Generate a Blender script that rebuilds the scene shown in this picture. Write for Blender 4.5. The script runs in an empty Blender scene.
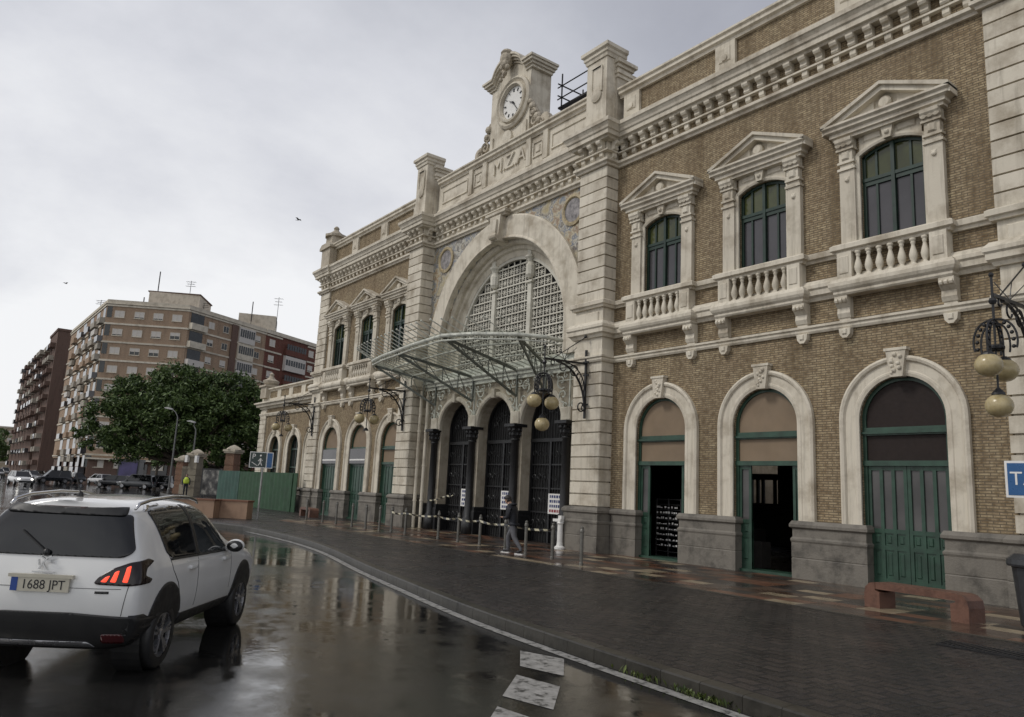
import bpy, bmesh, math, random
from math import sin, cos, pi, radians, sqrt, atan2
from mathutils import Vector, Matrix
from mathutils.bvhtree import BVHTree
random.seed(7)
S = bpy.context.scene
COL = S.collection
WM = {}                                   # world matrices of roots (before any depsgraph update)

# ------------------------------------------------------------------ materials
def new_mat(name):
    m = bpy.data.materials.new(name); m.use_nodes = True
    nt = m.node_tree; b = nt.nodes['Principled BSDF']
    return m, nt, b
def N(nt, t, **k):
    n = nt.nodes.new(t)
    for a, v in k.items(): setattr(n, a, v)
    return n
def lk(nt, a, b): nt.links.new(a, b)
def ramp(nt, stops, interp='LINEAR'):
    r = N(nt, 'ShaderNodeValToRGB'); r.color_ramp.interpolation = interp
    e = r.color_ramp.elements
    while len(e) < len(stops): e.new(0.5)
    for el, (p, c) in zip(e, stops):
        el.position = p; el.color = c if len(c) == 4 else (*c, 1)
    return r
def noise(nt, vec, scale, detail=4, rough=.55):
    n = N(nt, 'ShaderNodeTexNoise'); n.inputs['Scale'].default_value = scale
    n.inputs['Detail'].default_value = detail; n.inputs['Roughness'].default_value = rough
    if vec is not None: lk(nt, vec, n.inputs['Vector'])
    return n
def mixc(nt, f, a, b, mode='MIX'):
    n = N(nt, 'ShaderNodeMix', data_type='RGBA', blend_type=mode)
    for s, v in ((0, f), (6, a), (7, b)):
        if hasattr(v, 'links') or hasattr(v, 'is_linked'): lk(nt, v, n.inputs[s])
        elif s == 0: n.inputs[0].default_value = v
        else: n.inputs[s].default_value = v if len(v) == 4 else (*v, 1)
    return n.outputs[2]
def math_(nt, op, a, b=None):
    n = N(nt, 'ShaderNodeMath', operation=op)
    for i, v in enumerate((a, b)):
        if v is None: continue
        if hasattr(v, 'is_linked'): lk(nt, v, n.inputs[i])
        else: n.inputs[i].default_value = v
    return n.outputs[0]
def objvec(nt):
    return N(nt, 'ShaderNodeTexCoord').outputs['Object']
def bump(nt, b, h, strength=.4, dist=.02):
    n = N(nt, 'ShaderNodeBump'); n.inputs['Strength'].default_value = strength
    n.inputs['Distance'].default_value = dist
    lk(nt, h, n.inputs['Height']); lk(nt, n.outputs[0], b.inputs['Normal']); return n
def simple(name, col, rough=.5, metal=0., var=.12, scale=6., bmp=0., spec=.5, coat=0.):
    """plain procedural surface: base colour with mottling and roughness variation"""
    m, nt, b = new_mat(name); v = objvec(nt)
    n = noise(nt, v, scale, 5)
    lo = tuple(c*(1-var) for c in col); hi = tuple(min(1, c*(1+var)) for c in col)
    r = ramp(nt, [(.3, lo), (.7, hi)]); lk(nt, n.outputs[0], r.inputs[0])
    lk(nt, r.outputs[0], b.inputs['Base Color'])
    rr = ramp(nt, [(.3, (max(0, rough-.08),)*3), (.7, (min(1, rough+.08),)*3)])
    n2 = noise(nt, v, scale*2.3, 3); lk(nt, n2.outputs[0], rr.inputs[0]); lk(nt, rr.outputs[0], b.inputs['Roughness'])
    b.inputs['Metallic'].default_value = metal
    b.inputs['Specular IOR Level'].default_value = spec
    if coat: b.inputs['Coat Weight'].default_value = coat; b.inputs['Coat Roughness'].default_value = .05
    if bmp: bump(nt, b, noise(nt, v, scale*6, 6).outputs[0], bmp, .02)
    return m
def wallvec(nt):
    """(x+y, z) coordinates for vertical masonry"""
    s = N(nt, 'ShaderNodeSeparateXYZ'); lk(nt, objvec(nt), s.inputs[0])
    c = N(nt, 'ShaderNodeCombineXYZ')
    lk(nt, math_(nt, 'ADD', s.outputs[0], s.outputs[1]), c.inputs[0]); lk(nt, s.outputs[2], c.inputs[1])
    return c.outputs[0]
def brick_mat(name, c1, c2, c3, mortar, bw=.25, rh=.068, ms=.012, stain=(.55, .5, .45), bmp=.6):
    m, nt, b = new_mat(name); v = wallvec(nt)
    t = N(nt, 'ShaderNodeTexBrick'); lk(nt, v, t.inputs['Vector'])
    t.inputs['Scale'].default_value = 1; t.inputs['Brick Width'].default_value = bw; t.inputs['Row Height'].default_value = rh
    t.inputs['Mortar Size'].default_value = ms; t.inputs['Mortar Smooth'].default_value = .3
    t.inputs['Color1'].default_value = (*c1, 1); t.inputs['Color2'].default_value = (*c2, 1); t.inputs['Mortar'].default_value = (*mortar, 1)
    big = noise(nt, objvec(nt), .8, 6, .65)
    f = ramp(nt, [(.38, (0,)*3), (.66, (1,)*3)]); lk(nt, big.outputs[0], f.inputs[0])
    c = mixc(nt, math_(nt, 'MULTIPLY', f.outputs[0], .85), t.outputs['Color'], c3)
    sm = noise(nt, v, 9, 3, .6); f2 = ramp(nt, [(.35, stain), (.6, (1.05, 1.05, 1.05))]); lk(nt, sm.outputs[0], f2.inputs[0])
    c = mixc(nt, 1., c, f2.outputs[0], 'MULTIPLY')
    mp = N(nt, 'ShaderNodeMapping'); mp.inputs['Scale'].default_value = (1.1, 1.1, .12); lk(nt, objvec(nt), mp.inputs[0])
    sk_ = noise(nt, mp.outputs[0], 1.3, 6, .65); f3 = ramp(nt, [(.33, (.62,.58,.52)), (.5, (1.,1.,1.)), (.72, (1.12,1.1,1.06))]); lk(nt, sk_.outputs[0], f3.inputs[0])
    c = mixc(nt, 1., c, f3.outputs[0], 'MULTIPLY')
    # keep mortar visible
    c = mixc(nt, t.outputs['Fac'], c, mortar)
    lk(nt, c, b.inputs['Base Color']); b.inputs['Roughness'].default_value = .85
    b.inputs['Specular IOR Level'].default_value = .25
    h = math_(nt, 'SUBTRACT', 1., t.outputs['Fac'])
    h = math_(nt, 'ADD', h, math_(nt, 'MULTIPLY', noise(nt, v, 30, 3).outputs[0], .6))
    bump(nt, b, h, bmp, .012)
    return m
def stone_mat(name, col, dark, rough=.75, scale=1.2, bmp=.35, streak=.35):
    m, nt, b = new_mat(name); v = objvec(nt)
    n = noise(nt, v, scale, 8, .65)
    r = ramp(nt, [(.32, dark), (.52, col), (.75, tuple(min(1, c*1.06) for c in col))]); lk(nt, n.outputs[0], r.inputs[0])
    mp = N(nt, 'ShaderNodeMapping'); mp.inputs['Scale'].default_value = (3.5, 3.5, .25); lk(nt, v, mp.inputs[0])
    st = noise(nt, mp.outputs[0], 1.6, 5, .7); f = ramp(nt, [(.5, (0,)*3), (.78, (1,)*3)]); lk(nt, st.outputs[0], f.inputs[0])
    c = mixc(nt, math_(nt, 'MULTIPLY', f.outputs[0], streak), r.outputs[0], tuple(d*.6 for d in dark))
    gi = N(nt, 'ShaderNodeNewGeometry'); fi = ramp(nt, [(0, (.86,.85,.83)), (1, (1.05,1.05,1.04))]); lk(nt, gi.outputs['Random Per Island'], fi.inputs[0]); c = mixc(nt, 1., c, fi.outputs[0], 'MULTIPLY')
    lk(nt, c, b.inputs['Base Color']); b.inputs['Roughness'].default_value = rough
    b.inputs['Specular IOR Level'].default_value = .3
    bump(nt, b, noise(nt, v, 22, 6, .6).outputs[0], bmp, .012)
    return m
def glass_mat(name, col=(.02, .025, .025), rough=.05, var=.4):
    m, nt, b = new_mat(name); v = objvec(nt)
    n = noise(nt, v, .9, 3); r = ramp(nt, [(.35, tuple(c*(1-var) for c in col)), (.65, tuple(c*(1+var) for c in col))])
    lk(nt, n.outputs[0], r.inputs[0]); lk(nt, r.outputs[0], b.inputs['Base Color'])
    b.inputs['Roughness'].default_value = rough; b.inputs['Specular IOR Level'].default_value = .6
    bump(nt, b, noise(nt, v, 1.7, 2).outputs[0], .06, .02)
    return m
def emit_mat(name, col, st):
    m, nt, b = new_mat(name); b.inputs['Base Color'].default_value = (*col, 1)
    b.inputs['Emission Color'].default_value = (*col, 1); b.inputs['Emission Strength'].default_value = st
    return m
M = {}
M['brick'] = brick_mat('tan_brick', (.42, .345, .22), (.30, .238, .152), (.28, .21, .13), (.14, .113, .08), .22, .056, .010)
M['cream'] = stone_mat('cream_stone', (.64, .59, .495), (.38, .33, .255), streak=.6)
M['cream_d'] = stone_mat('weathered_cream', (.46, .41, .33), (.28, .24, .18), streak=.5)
M['plinth'] = stone_mat('grey_plinth_stone', (.18, .165, .142), (.085, .078, .068), bmp=.8, scale=2.5, rough=.6)
M['green'] = simple('green_paint', (.022, .057, .037), .4, var=.3, scale=4)
M['green_d'] = simple('dark_green_paint', (.008, .027, .017), .4, var=.3)
M['iron'] = simple('black_iron', (.012, .012, .013), .45, var=.3, bmp=.1)
M['canopy'] = simple('pale_green_grey_iron', (.54, .55, .48), .5, var=.3, scale=5)
M['canopy_d'] = simple('dark_canopy_iron', (.13, .14, .12), .5, var=.35, scale=5)
M['board'] = simple('tan_board', (.20, .145, .092), .65, var=.12, scale=1.5)
M['darkpane'] = simple('dark_brown_board', (.020, .013, .011), .6, spec=.25)
M['glass'] = glass_mat('dark_glass', (.018, .022, .022), .05)
M['greyglass'] = glass_mat('grey_curtained_glass', (.055, .052, .056), .12, .2)
M['olive'] = glass_mat('olive_glass', (.055, .062, .02), .12, .3)
M['doorglass'] = glass_mat('dusty_grey_glass', (.065, .062, .06), .3, .35)
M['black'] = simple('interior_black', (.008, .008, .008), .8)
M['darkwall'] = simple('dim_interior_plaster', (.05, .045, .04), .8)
M['ochre'] = simple('ochre_glazed_tile', (.36,.29,.17), .35, var=.35, scale=8); M['bluetile'] = simple('grey_blue_glazed_tile', (.22,.205,.20), .35, var=.6, scale=7)
M['white'] = simple('white_paint', (.72, .71, .68), .5, var=.06)
M['roofgrey'] = simple('grey_roofing', (.2, .19, .18), .8)
def lattice_stone(): return stone_mat('pale_lattice_stone', (.62, .60, .53), (.45, .43, .37), streak=.3)
M['lattice'] = lattice_stone()
def globe_mat():
    m, nt, b = new_mat('yellowed_opal_glass'); v = objvec(nt)
    n = noise(nt, v, 9, 4); r = ramp(nt, [(.35, (.36, .29, .15)), (.65, (.47, .39, .22))]); lk(nt, n.outputs[0], r.inputs[0])
    lk(nt, r.outputs[0], b.inputs['Base Color']); b.inputs['Roughness'].default_value = .25
    b.inputs['Subsurface Weight'].default_value = .15; b.inputs['Subsurface Radius'].default_value = (.1, .08, .04)
    return m
M['globe'] = globe_mat()
def mosaic_mat():
    m, nt, b = new_mat('painted_tile_mosaic'); v = wallvec(nt)
    w = noise(nt, v, 1.3, 3, .6)
    va = mixc(nt, .35, v, w.outputs['Color'])
    n = noise(nt, va, 1.9, 4, .55)
    r = ramp(nt, [(.30, (.36, .29, .15)), (.38, (.42, .38, .28)), (.43, (.10, .09, .09)), (.46, (.50, .47, .38)), (.50, (.13, .15, .20)), (.53, (.48, .43, .30)), (.58, (.24, .15, .09)), (.62, (.46, .42, .32)), (.66, (.16, .19, .23)), (.72, (.40, .34, .2))])
    lk(nt, n.outputs[0], r.inputs[0])
    t = N(nt, 'ShaderNodeTexBrick'); lk(nt, v, t.inputs['Vector']); t.offset = 0
    t.inputs['Scale'].default_value = 1; t.inputs['Brick Width'].default_value = .2; t.inputs['Row Height'].default_value = .2; t.inputs['Mortar Size'].default_value = .006
    c = mixc(nt, t.outputs['Fac'], r.outputs[0], (.25, .22, .17)); lk(nt, c, b.inputs['Base Color'])
    b.inputs['Roughness'].default_value = .3
    return m
M['mosaic'] = mosaic_mat()

# ------------------------------------------------------------------ mesh builder
class MB:
    def __init__(s): s.v = []; s.f = []; s.mi = []; s.sm = []; s.m = 0; s.smooth = False
    def add(s, vs, fs):
        o = len(s.v); s.v += [tuple(p) for p in vs]
        for f in fs:
            s.f.append(tuple(o+i for i in f)); s.mi.append(s.m); s.sm.append(s.smooth)
        return s
    def quad(s, *p): return s.add(p, [tuple(range(len(p)))])
    def box(s, x0, x1, y0, y1, z0, z1):
        if x0 > x1: x0, x1 = x1, x0
        if y0 > y1: y0, y1 = y1, y0
        v = [(x0,y0,z0),(x1,y0,z0),(x1,y1,z0),(x0,y1,z0),(x0,y0,z1),(x1,y0,z1),(x1,y1,z1),(x0,y1,z1)]
        return s.add(v, [(3,2,1,0),(4,5,6,7),(0,1,5,4),(1,2,6,5),(2,3,7,6),(3,0,4,7)])
    def cbox(s, x0, x1, y0, y1, z0, z1, c=.02):
        """box with chamfered vertical and horizontal front edges (front = -y side) """
        if x0 > x1: x0, x1 = x1, x0
        v = [(x0,y1,z0),(x1,y1,z0),(x1,y1,z1),(x0,y1,z1),
             (x0,y0+c,z0),(x1,y0+c,z0),(x1,y0+c,z1),(x0,y0+c,z1),
             (x0+c,y0,z0+c),(x1-c,y0,z0+c),(x1-c,y0,z1-c),(x0+c,y0,z1-c)]
        return s.add(v, [(0,1,2,3),(8,9,10,11),(4,5,9,8),(5,6,10,9),(6,7,11,10),(7,4,8,11),(0,4,7,3),(1,2,6,5),(3,7,6,2),(0,1,5,4)])
    def prism(s, poly, axis, a, b):
        """poly: 2D outline; axis 'y' -> (x,z) outline, 'z' -> (x,y), 'x' -> (y,z)"""
        P = {'y': lambda p, t: (p[0], t, p[1]), 'z': lambda p, t: (p[0], p[1], t), 'x': lambda p, t: (t, p[0], p[1])}[axis]
        n = len(poly); v = [P(p, a) for p in poly] + [P(p, b) for p in poly]
        f = [tuple(range(n)), tuple(range(2*n-1, n-1, -1))] + [(i, (i+1) % n, n+(i+1) % n, n+i) for i in range(n)]
        return s.add(v, f)
    def tube(s, path, r, n=8, cap=True):
        path = [Vector(p) for p in path]; rr = r if isinstance(r, (list, tuple)) else [r]*len(path)
        t0 = (path[1]-path[0]).normalized()
        u = t0.orthogonal().normalized(); vs = []
        for i, p in enumerate(path):
            t = (path[min(i+1, len(path)-1)] - path[max(i-1, 0)]).normalized()
            u = (u - t*u.dot(t)); u = u.normalized() if u.length > 1e-6 else t.orthogonal().normalized()
            w = t.cross(u)
            for k in range(n):
                a = 2*pi*k/n; vs.append(p + (u*cos(a) + w*sin(a))*rr[i])
        L = len(path); fs = []
        for i in range(L-1):
            for k in range(n):
                fs.append((i*n+k, i*n+(k+1) % n, (i+1)*n+(k+1) % n, (i+1)*n+k))
        if cap: fs += [tuple(range(n-1, -1, -1)), tuple(range((L-1)*n, L*n))]
        return s.add(vs, fs)
    def bar(s, a, b, w, h=None):
        """rectangular bar between two points"""
        a, b = Vector(a), Vector(b); h = h or w; t = (b-a).normalized()
        up = Vector((0,0,1)) if abs(t.z) < .95 else Vector((0,1,0))
        x = t.cross(up).normalized(); y = x.cross(t)
        v = [p + x*(sx*w/2) + y*(sy*h/2) for p in (a, b) for sx, sy in ((-1,-1),(1,-1),(1,1),(-1,1))]
        return s.add(v, [(3,2,1,0),(4,5,6,7),(0,1,5,4),(1,2,6,5),(2,3,7,6),(3,0,4,7)])
    def lathe(s, prof, c=(0,0,0), n=16, axis='z', cap=True):
        """prof: (radius, height) pairs"""
        vs = []; A = {'z': lambda r, a, h: (c[0]+r*cos(a), c[1]+r*sin(a), c[2]+h),
                      'y': lambda r, a, h: (c[0]+r*cos(a), c[1]+h, c[2]+r*sin(a)),
                      'x': lambda r, a, h: (c[0]+h, c[1]+r*cos(a), c[2]+r*sin(a))}[axis]
        for r, h in prof:
            for k in range(n): vs.append(A(r, 2*pi*k/n, h))
        fs = [(i*n+k, i*n+(k+1) % n, (i+1)*n+(k+1) % n, (i+1)*n+k) for i in range(len(prof)-1) for k in range(n)]
        if cap: fs += [tuple(range(n-1, -1, -1)), tuple(range((len(prof)-1)*n, len(prof)*n))]
        return s.add(vs, fs)
    def ball(s, c, r, n=16, m=10, sz=1.):
        return s.lathe([(max(1e-4, r*sin(pi*i/m)), -r*cos(pi*i/m)*sz) for i in range(m+1)], c, n)
    def mould(s, path, prof, cap=True):
        """sweep closed profile [(out, z)] along a plan path [(x, y)]; outward is to the right of travel"""
        P = [Vector((p[0], p[1])) for p in path]; n = len(prof); vs = []
        for i, p in enumerate(P):
            d0 = (P[i]-P[i-1]).normalized() if i else None
            d1 = (P[i+1]-P[i]).normalized() if i < len(P)-1 else None
            d0 = d0 or d1; d1 = d1 or d0
            n0 = Vector((d0.y, -d0.x)); n1 = Vector((d1.y, -d1.x))
            mm = n0 + n1
            mm = mm / max(.2, mm.dot(n0)) if mm.length > 1e-6 else n0
            for o, z in prof: vs.append((p.x+mm.x*o, p.y+mm.y*o, z))
        fs = [(i*n+k, (i+1)*n+k, (i+1)*n+(k+1) % n, i*n+(k+1) % n) for i in range(len(P)-1) for k in range(n)]
        if cap: fs += [tuple(range(n)), tuple(range(len(P)*n-1, (len(P)-1)*n-1, -1))]
        return s.add(vs, fs)
    def ring(s, outline, prof, closed_prof=True):
        """outline: [(x,z,nx,nz)] opening edge with outward normals; prof: [(d, y)] away from the opening"""
        n = len(prof); vs = []
        for x, z, nx, nz in outline:
            for d, y in prof: vs.append((x+nx*d, y, z+nz*d))
        fs = [(i*n+k, i*n+(k+1) % n, (i+1)*n+(k+1) % n, (i+1)*n+k) for i in range(len(outline)-1) for k in range(n)]
        fs += [tuple(range(n-1, -1, -1)), tuple(range((len(outline)-1)*n, len(outline)*n))]
        return s.add(vs, fs)
    def build(s, name, mat, parent=None, loc=None, autosmooth=False):
        me = bpy.data.meshes.new(name)
        inv = WM[parent.name].inverted() if parent is not None else None
        if parent is None and loc is not None: inv = Matrix.Translation(Vector(loc)).inverted()
        vv = [inv @ Vector(p) for p in s.v] if inv is not None else s.v
        me.from_pydata([tuple(p) for p in vv], [], s.f)
        mats = mat if isinstance(mat, (list, tuple)) else [mat]
        for m in mats: me.materials.append(M[m] if isinstance(m, str) else m)
        for p, i, sm in zip(me.polygons, s.mi, s.sm): p.material_index = i; p.use_smooth = sm
        me.update()
        bm = bmesh.new(); bm.from_mesh(me); bmesh.ops.recalc_face_normals(bm, faces=bm.faces); bm.to_mesh(me); bm.free()
        o = bpy.data.objects.new(name, me); COL.objects.link(o)
        if parent is not None:
            o.parent = parent; WM[o.name] = WM[parent.name].copy()
        elif loc is not None:
            o.location = loc; WM[o.name] = Matrix.Translation(Vector(loc))
        else: WM[o.name] = Matrix.Identity(4)
        return o
def tag(o, label=None, cat=None, group=None, kind=None):
    if label: o['label'] = label
    if cat: o['category'] = cat
    if group: o['group'] = group
    if kind: o['kind'] = kind
    return o
def empty(name, loc=(0,0,0), rz=0., label=None, cat=None, group=None):
    o = bpy.data.objects.new(name, None); COL.objects.link(o)
    o.empty_display_size = .2
    o.location = loc; o.rotation_euler = (0, 0, rz)
    WM[o.name] = Matrix.Translation(Vector(loc)) @ Matrix.Rotation(rz, 4, 'Z')
    return tag(o, label, cat, group)
def kids(o): return [c for c in bpy.data.objects if c.parent == o]
def copy_tree(o, loc=None, rz=None, label=None, parent=None):
    c = o.copy(); COL.objects.link(c)
    if parent is not None: c.parent = parent
    if loc is not None: c.location = loc
    if rz is not None: c.rotation_euler = (0, 0, rz)
    if label: c['label'] = label
    for ch in kids(o): copy_tree(ch, parent=c)
    return c
def local(o):
    """build the parts of this thing in its own local coordinates"""
    WM[o.name] = Matrix.Identity(4)
def arch_outline(xc, hw, zb, zs, n=24, rise=None):
    """jamb-arch-jamb outline with outward normals. rise None: semicircle; else a segmental arch"""
    o = [(xc-hw, zb, -1, 0), (xc-hw, zs, -1, 0)]
    if rise is None:
        o += [(xc-hw*cos(pi*i/n), zs+hw*sin(pi*i/n), -cos(pi*i/n), sin(pi*i/n)) for i in range(1, n)]
    else:
        R = (hw*hw+rise*rise)/(2*rise); zc = zs+rise-R; a0 = math.asin(hw/R)
        o[-1] = (xc-hw, zs, -1, 0)
        o += [(xc+R*sin(-a0+2*a0*i/n), zc+R*cos(-a0+2*a0*i/n), sin(-a0+2*a0*i/n), cos(-a0+2*a0*i/n)) for i in range(0, n+1)]
    return o + [(xc+hw, zs, 1, 0), (xc+hw, zb, 1, 0)]
def wall_face(mb, x0, x1, z0, z1, y, depth, ops):
    """front face of a wall with openings cut out, and their reveals. ops: (xc, hw, zb, zs, rise)"""
    x = x0
    for xc, hw, zb, zs, rise in sorted(ops):
        mb.quad((x,y,z0), (xc-hw,y,z0), (xc-hw,y,z1), (x,y,z1))
        if zb > z0+1e-4: mb.quad((xc-hw,y,z0), (xc+hw,y,z0), (xc+hw,y,zb), (xc-hw,y,zb))
        o = arch_outline(xc, hw, zb, zs, 24, rise)
        top = o[1:-1]
        for a, b in zip(top, top[1:]):
            if b[0]-a[0] > 1e-5: mb.quad((a[0],y,a[1]), (b[0],y,b[1]), (b[0],y,z1), (a[0],y,z1))
        for a, b in zip(o, o[1:]): mb.quad((a[0],y,a[1]), (b[0],y,b[1]), (b[0],y+depth,b[1]), (a[0],y+depth,a[1]))
        if zb > z0+1e-4: mb.quad((xc-hw,y,zb), (xc+hw,y,zb), (xc+hw,y+depth,zb), (xc-hw,y+depth,zb))
        x = xc+hw
    mb.quad((x,y,z0), (x1,y,z0), (x1,y,z1), (x,y,z1))
    return mb
def arch_fill(mb, o, y):
    """fill polygon of an arch outline at depth y"""
    return mb.quad(*[(p[0], y, p[1]) for p in o])
def text_mesh(name, txt, size, mat, parent, mtx, extrude=.01, align='CENTER'):
    cu = bpy.data.curves.new(name, 'FONT'); cu.body = txt; cu.size = size; cu.extrude = extrude
    cu.align_x = align; cu.align_y = 'CENTER'; cu.resolution_u = 3
    t = bpy.data.objects.new(name+'_tmp', cu); COL.objects.link(t)
    dg = bpy.context.evaluated_depsgraph_get()
    me = bpy.data.meshes.new_from_object(t.evaluated_get(dg)); bpy.data.objects.remove(t)
    me.materials.clear(); me.materials.append(M[mat] if isinstance(mat, str) else mat)
    me.transform(WM[parent.name].inverted() @ mtx if parent is not None else mtx)
    o = bpy.data.objects.new(name, me); COL.objects.link(o)
    if parent is not None: o.parent = parent
    WM[o.name] = WM[parent.name].copy() if parent is not None else Matrix.Identity(4)
    return o
def basis(origin, x, z=(0,0,1)):
    """matrix whose text plane runs along x with up z"""
    x = Vector(x).normalized(); z = Vector(z).normalized(); n = x.cross(z).normalized()
    return Matrix(((x.x, z.x, n.x, origin[0]), (x.y, z.y, n.y, origin[1]), (x.z, z.z, n.z, origin[2]), (0,0,0,1)))
# ------------------------------------------------------------------ the station
C = -22.42
ZG = .14
BAYS_R = [-14.28, -10.95, -7.65]
BAYS_L = [-36.35, -33.15, -29.95]
st = empty('train_station', (C, 0, ZG), label='long two storey tan brick railway station with cream stone trim, clock gable and MZA lettering', cat='station')
DOOR = dict(hw=.9, zs=3.66)
WIN = dict(hw=.70, zb=7.5, zs=9.74, rise=.19)

# brick walls of the two wings
w = MB()
for x0, x1, bays in ((-16.3, -4.45, BAYS_R), (-39.2, -28.5, BAYS_L)):
    wall_face(w, x0, x1, -.2, 6.4, 0, .45, [(b, DOOR['hw'], -.2, DOOR['zs'], None) for b in bays])
    wall_face(w, x0, x1, 6.4, 13.5, 0, .35, [(b, WIN['hw'], WIN['zb'], WIN['zs'], WIN['rise']) for b in bays])
# end walls, back wall and roof slab
w.quad((-4.45,0,-.2), (-4.45,12,-.2), (-4.45,12,13.5), (-4.45,0,13.5)); w.quad((-39.2,0,-.2), (-39.2,12,-.2), (-39.2,12,13.5), (-39.2,0,13.5))
for x0, x1 in ((-39.2, -19.9), (-18.3, -4.45)): w.quad((x0,12,-.2), (x1,12,-.2), (x1,12,13.5), (x0,12,13.5))
for z0, z1 in ((-.2, 1.8), (3.6, 13.5)): w.quad((-19.9,12,z0), (-18.3,12,z0), (-18.3,12,z1), (-19.9,12,z1))
w.build('brick_wall', 'brick', st)
r = MB(); r.box(-39.1, -4.55, .3, 11.9, 13.2, 13.45); r.build('roof', 'roofgrey', st)
# dark rooms behind the openings
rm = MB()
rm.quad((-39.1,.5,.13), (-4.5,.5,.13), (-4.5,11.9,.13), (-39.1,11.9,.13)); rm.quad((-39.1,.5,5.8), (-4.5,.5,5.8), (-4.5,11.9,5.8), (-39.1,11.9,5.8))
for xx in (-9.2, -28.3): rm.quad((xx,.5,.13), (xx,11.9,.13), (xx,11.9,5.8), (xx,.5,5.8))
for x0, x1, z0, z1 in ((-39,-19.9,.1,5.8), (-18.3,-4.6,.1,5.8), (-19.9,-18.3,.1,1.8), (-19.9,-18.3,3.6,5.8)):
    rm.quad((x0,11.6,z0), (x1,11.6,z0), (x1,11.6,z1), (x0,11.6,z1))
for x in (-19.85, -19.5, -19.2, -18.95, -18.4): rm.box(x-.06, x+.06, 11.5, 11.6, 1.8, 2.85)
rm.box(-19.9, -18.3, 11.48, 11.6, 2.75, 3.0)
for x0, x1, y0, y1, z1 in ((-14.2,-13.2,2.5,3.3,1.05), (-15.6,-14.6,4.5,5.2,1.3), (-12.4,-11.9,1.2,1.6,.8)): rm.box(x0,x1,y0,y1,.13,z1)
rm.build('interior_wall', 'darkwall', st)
pw_ = MB(); pw_.box(-30, -16, 20, 20.3, 0, 7.5); tag(pw_.build('sky_dimming_wall', 'cream_d'), 'plain cream wall added behind the station to dim the sky seen through the second doorway', 'wall')  # added wall, dims the bright sky behind the rear opening

# plinth, in piers between the doors
PLP = [(0,.1), (.15,.1), (.15,.58), (.14,.6), (.15,.62), (.15,.94), (.17,.98), (.17,1.02), (.13,1.06), (.13,1.24), (.19,1.28), (.19,1.34), (.14,1.42), (0,1.42)]
def piers(x0, x1, bays):
    e = [x0] + [q for b in bays for q in (b-DOOR['hw'], b+DOOR['hw'])] + [x1]
    return list(zip(e[::2], e[1::2]))
for x0, x1, bays in ((-15.9, -5.85, BAYS_R), (-37.8, -28.8, BAYS_L)):
    for a, b in piers(x0, x1, bays):
        pm = MB(); pm.mould([(a,.45), (a,0), (b,0), (b,.45)], [(o-.001 if o == 0 else o*.9, z) for o, z in PLP])
        pm.build('plinth', 'plinth', st)

# rusticated pilasters
def pilaster(name, x0, x1, yf, y1, z0, z1, skip=(), step=.362):
    b = MB(); g = .07
    b.box(x0+g, x1-g, yf+g, y1, z0, z1)
    n = round((z1-z0)/step); h = (z1-z0)/n
    for i in range(n):
        za, zb = z0+i*h+.02, z0+(i+1)*h-.02
        if any(a < (za+zb)/2 < c for a, c in skip): continue
        b.prism([(x0,yf+.02), (x0+.02,yf), (x1-.02,yf), (x1,yf+.02), (x1,y1), (x0,y1)], 'z', za, zb)
    return b.build(name, 'cream', st)
def base(x0, x1, yf):
    b = MB(); b.mould([(x0,.3), (x0,yf), (x1,yf), (x1,.3)], [(-.05,.1), (.13,.1), (.13,.58), (.12,.6), (.13,.62), (.13,.94), (.15,.98), (.15,1.02), (.11,1.06), (.11,1.24), (.16,1.28), (.16,1.34), (.1,1.42), (-.05,1.44)])
    return b.build('pilaster_base', 'plinth', st)
PIL = [(-17.45,-16.2,-.5), (-28.62,-27.45,-.5), (-5.62,-4.4,-.15), (-39.2,-38.02,-.1)]
for x0, x1, yf in PIL:
    pilaster('rusticated_pilaster', x0, x1, yf, .3, 1.44, 6.15); pilaster('rusticated_pilaster', x0, x1, yf, .3, 7.62, 12.0)
    base(x0, x1, yf)
    b = MB(); b.box(x0+.02, x1-.02, yf+.02, .3, 6.1, 7.66)          # pedestal band between the storeys
    b.cbox(x0+.2, x1-.2, yf-.025, yf+.1, 6.95, 7.3, .02)
    b.build('pilaster_pedestal', 'cream', st)
    b = MB(); b.box(x0+.02, x1-.02, yf+.02, .3, 11.98, 13.1); b.build('pilaster_frieze', 'cream', st)
    if yf > -.2: continue
for x0, x1, yf in PIL[:2]:
    b = MB(); b.box(x0+.1, x1-.1, .29, .9, .1, 13.3); b.build('pilaster_core', 'cream_d', st)

# horizontal courses; they break forward round the pilasters
def route(x0, x1, y0=0., centre=True):
    """plan line of the whole front from left to right"""
    p = [(-39.2,3), (-39.2,-.1), (-38.02,-.1), (-38.02,0), (-28.62,0), (-28.62,-.5), (-27.45,-.5), (-27.45,.1), (-17.45,.1), (-17.45,-.5), (-16.2,-.5), (-16.2,0), (-5.62,0), (-5.62,-.15), (-4.4,-.15), (-4.4,3)]
    return p
FULL = route(0, 0)
LEFT = FULL[:7]+[(-27.45,.05)]; RIGHT = [(-17.45,.05)]+FULL[9:]
for P in (LEFT, RIGHT):
    c = MB(); c.mould(P, [(-.02,5.74), (.06,5.74), (.09,5.79), (.09,5.84), (.13,5.87), (.13,5.92), (-.02,5.92)])
    c.build('lower_string_course', 'cream', st)
for P in (LEFT, RIGHT):
    c = MB(); c.mould(P, [(-.02,6.5), (.05,6.5), (.09,6.58), (.16,6.62), (.16,6.74), (.2,6.78), (.2,6.86), (.1,6.98), (-.02,7.0)])
    c.mould(P, [(-.02,7.42), (.07,7.42), (.09,7.48), (.14,7.51), (.14,7.62), (.08,7.66), (-.02,7.66)])
    c.build('balcony_string_course', 'cream', st)
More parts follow.
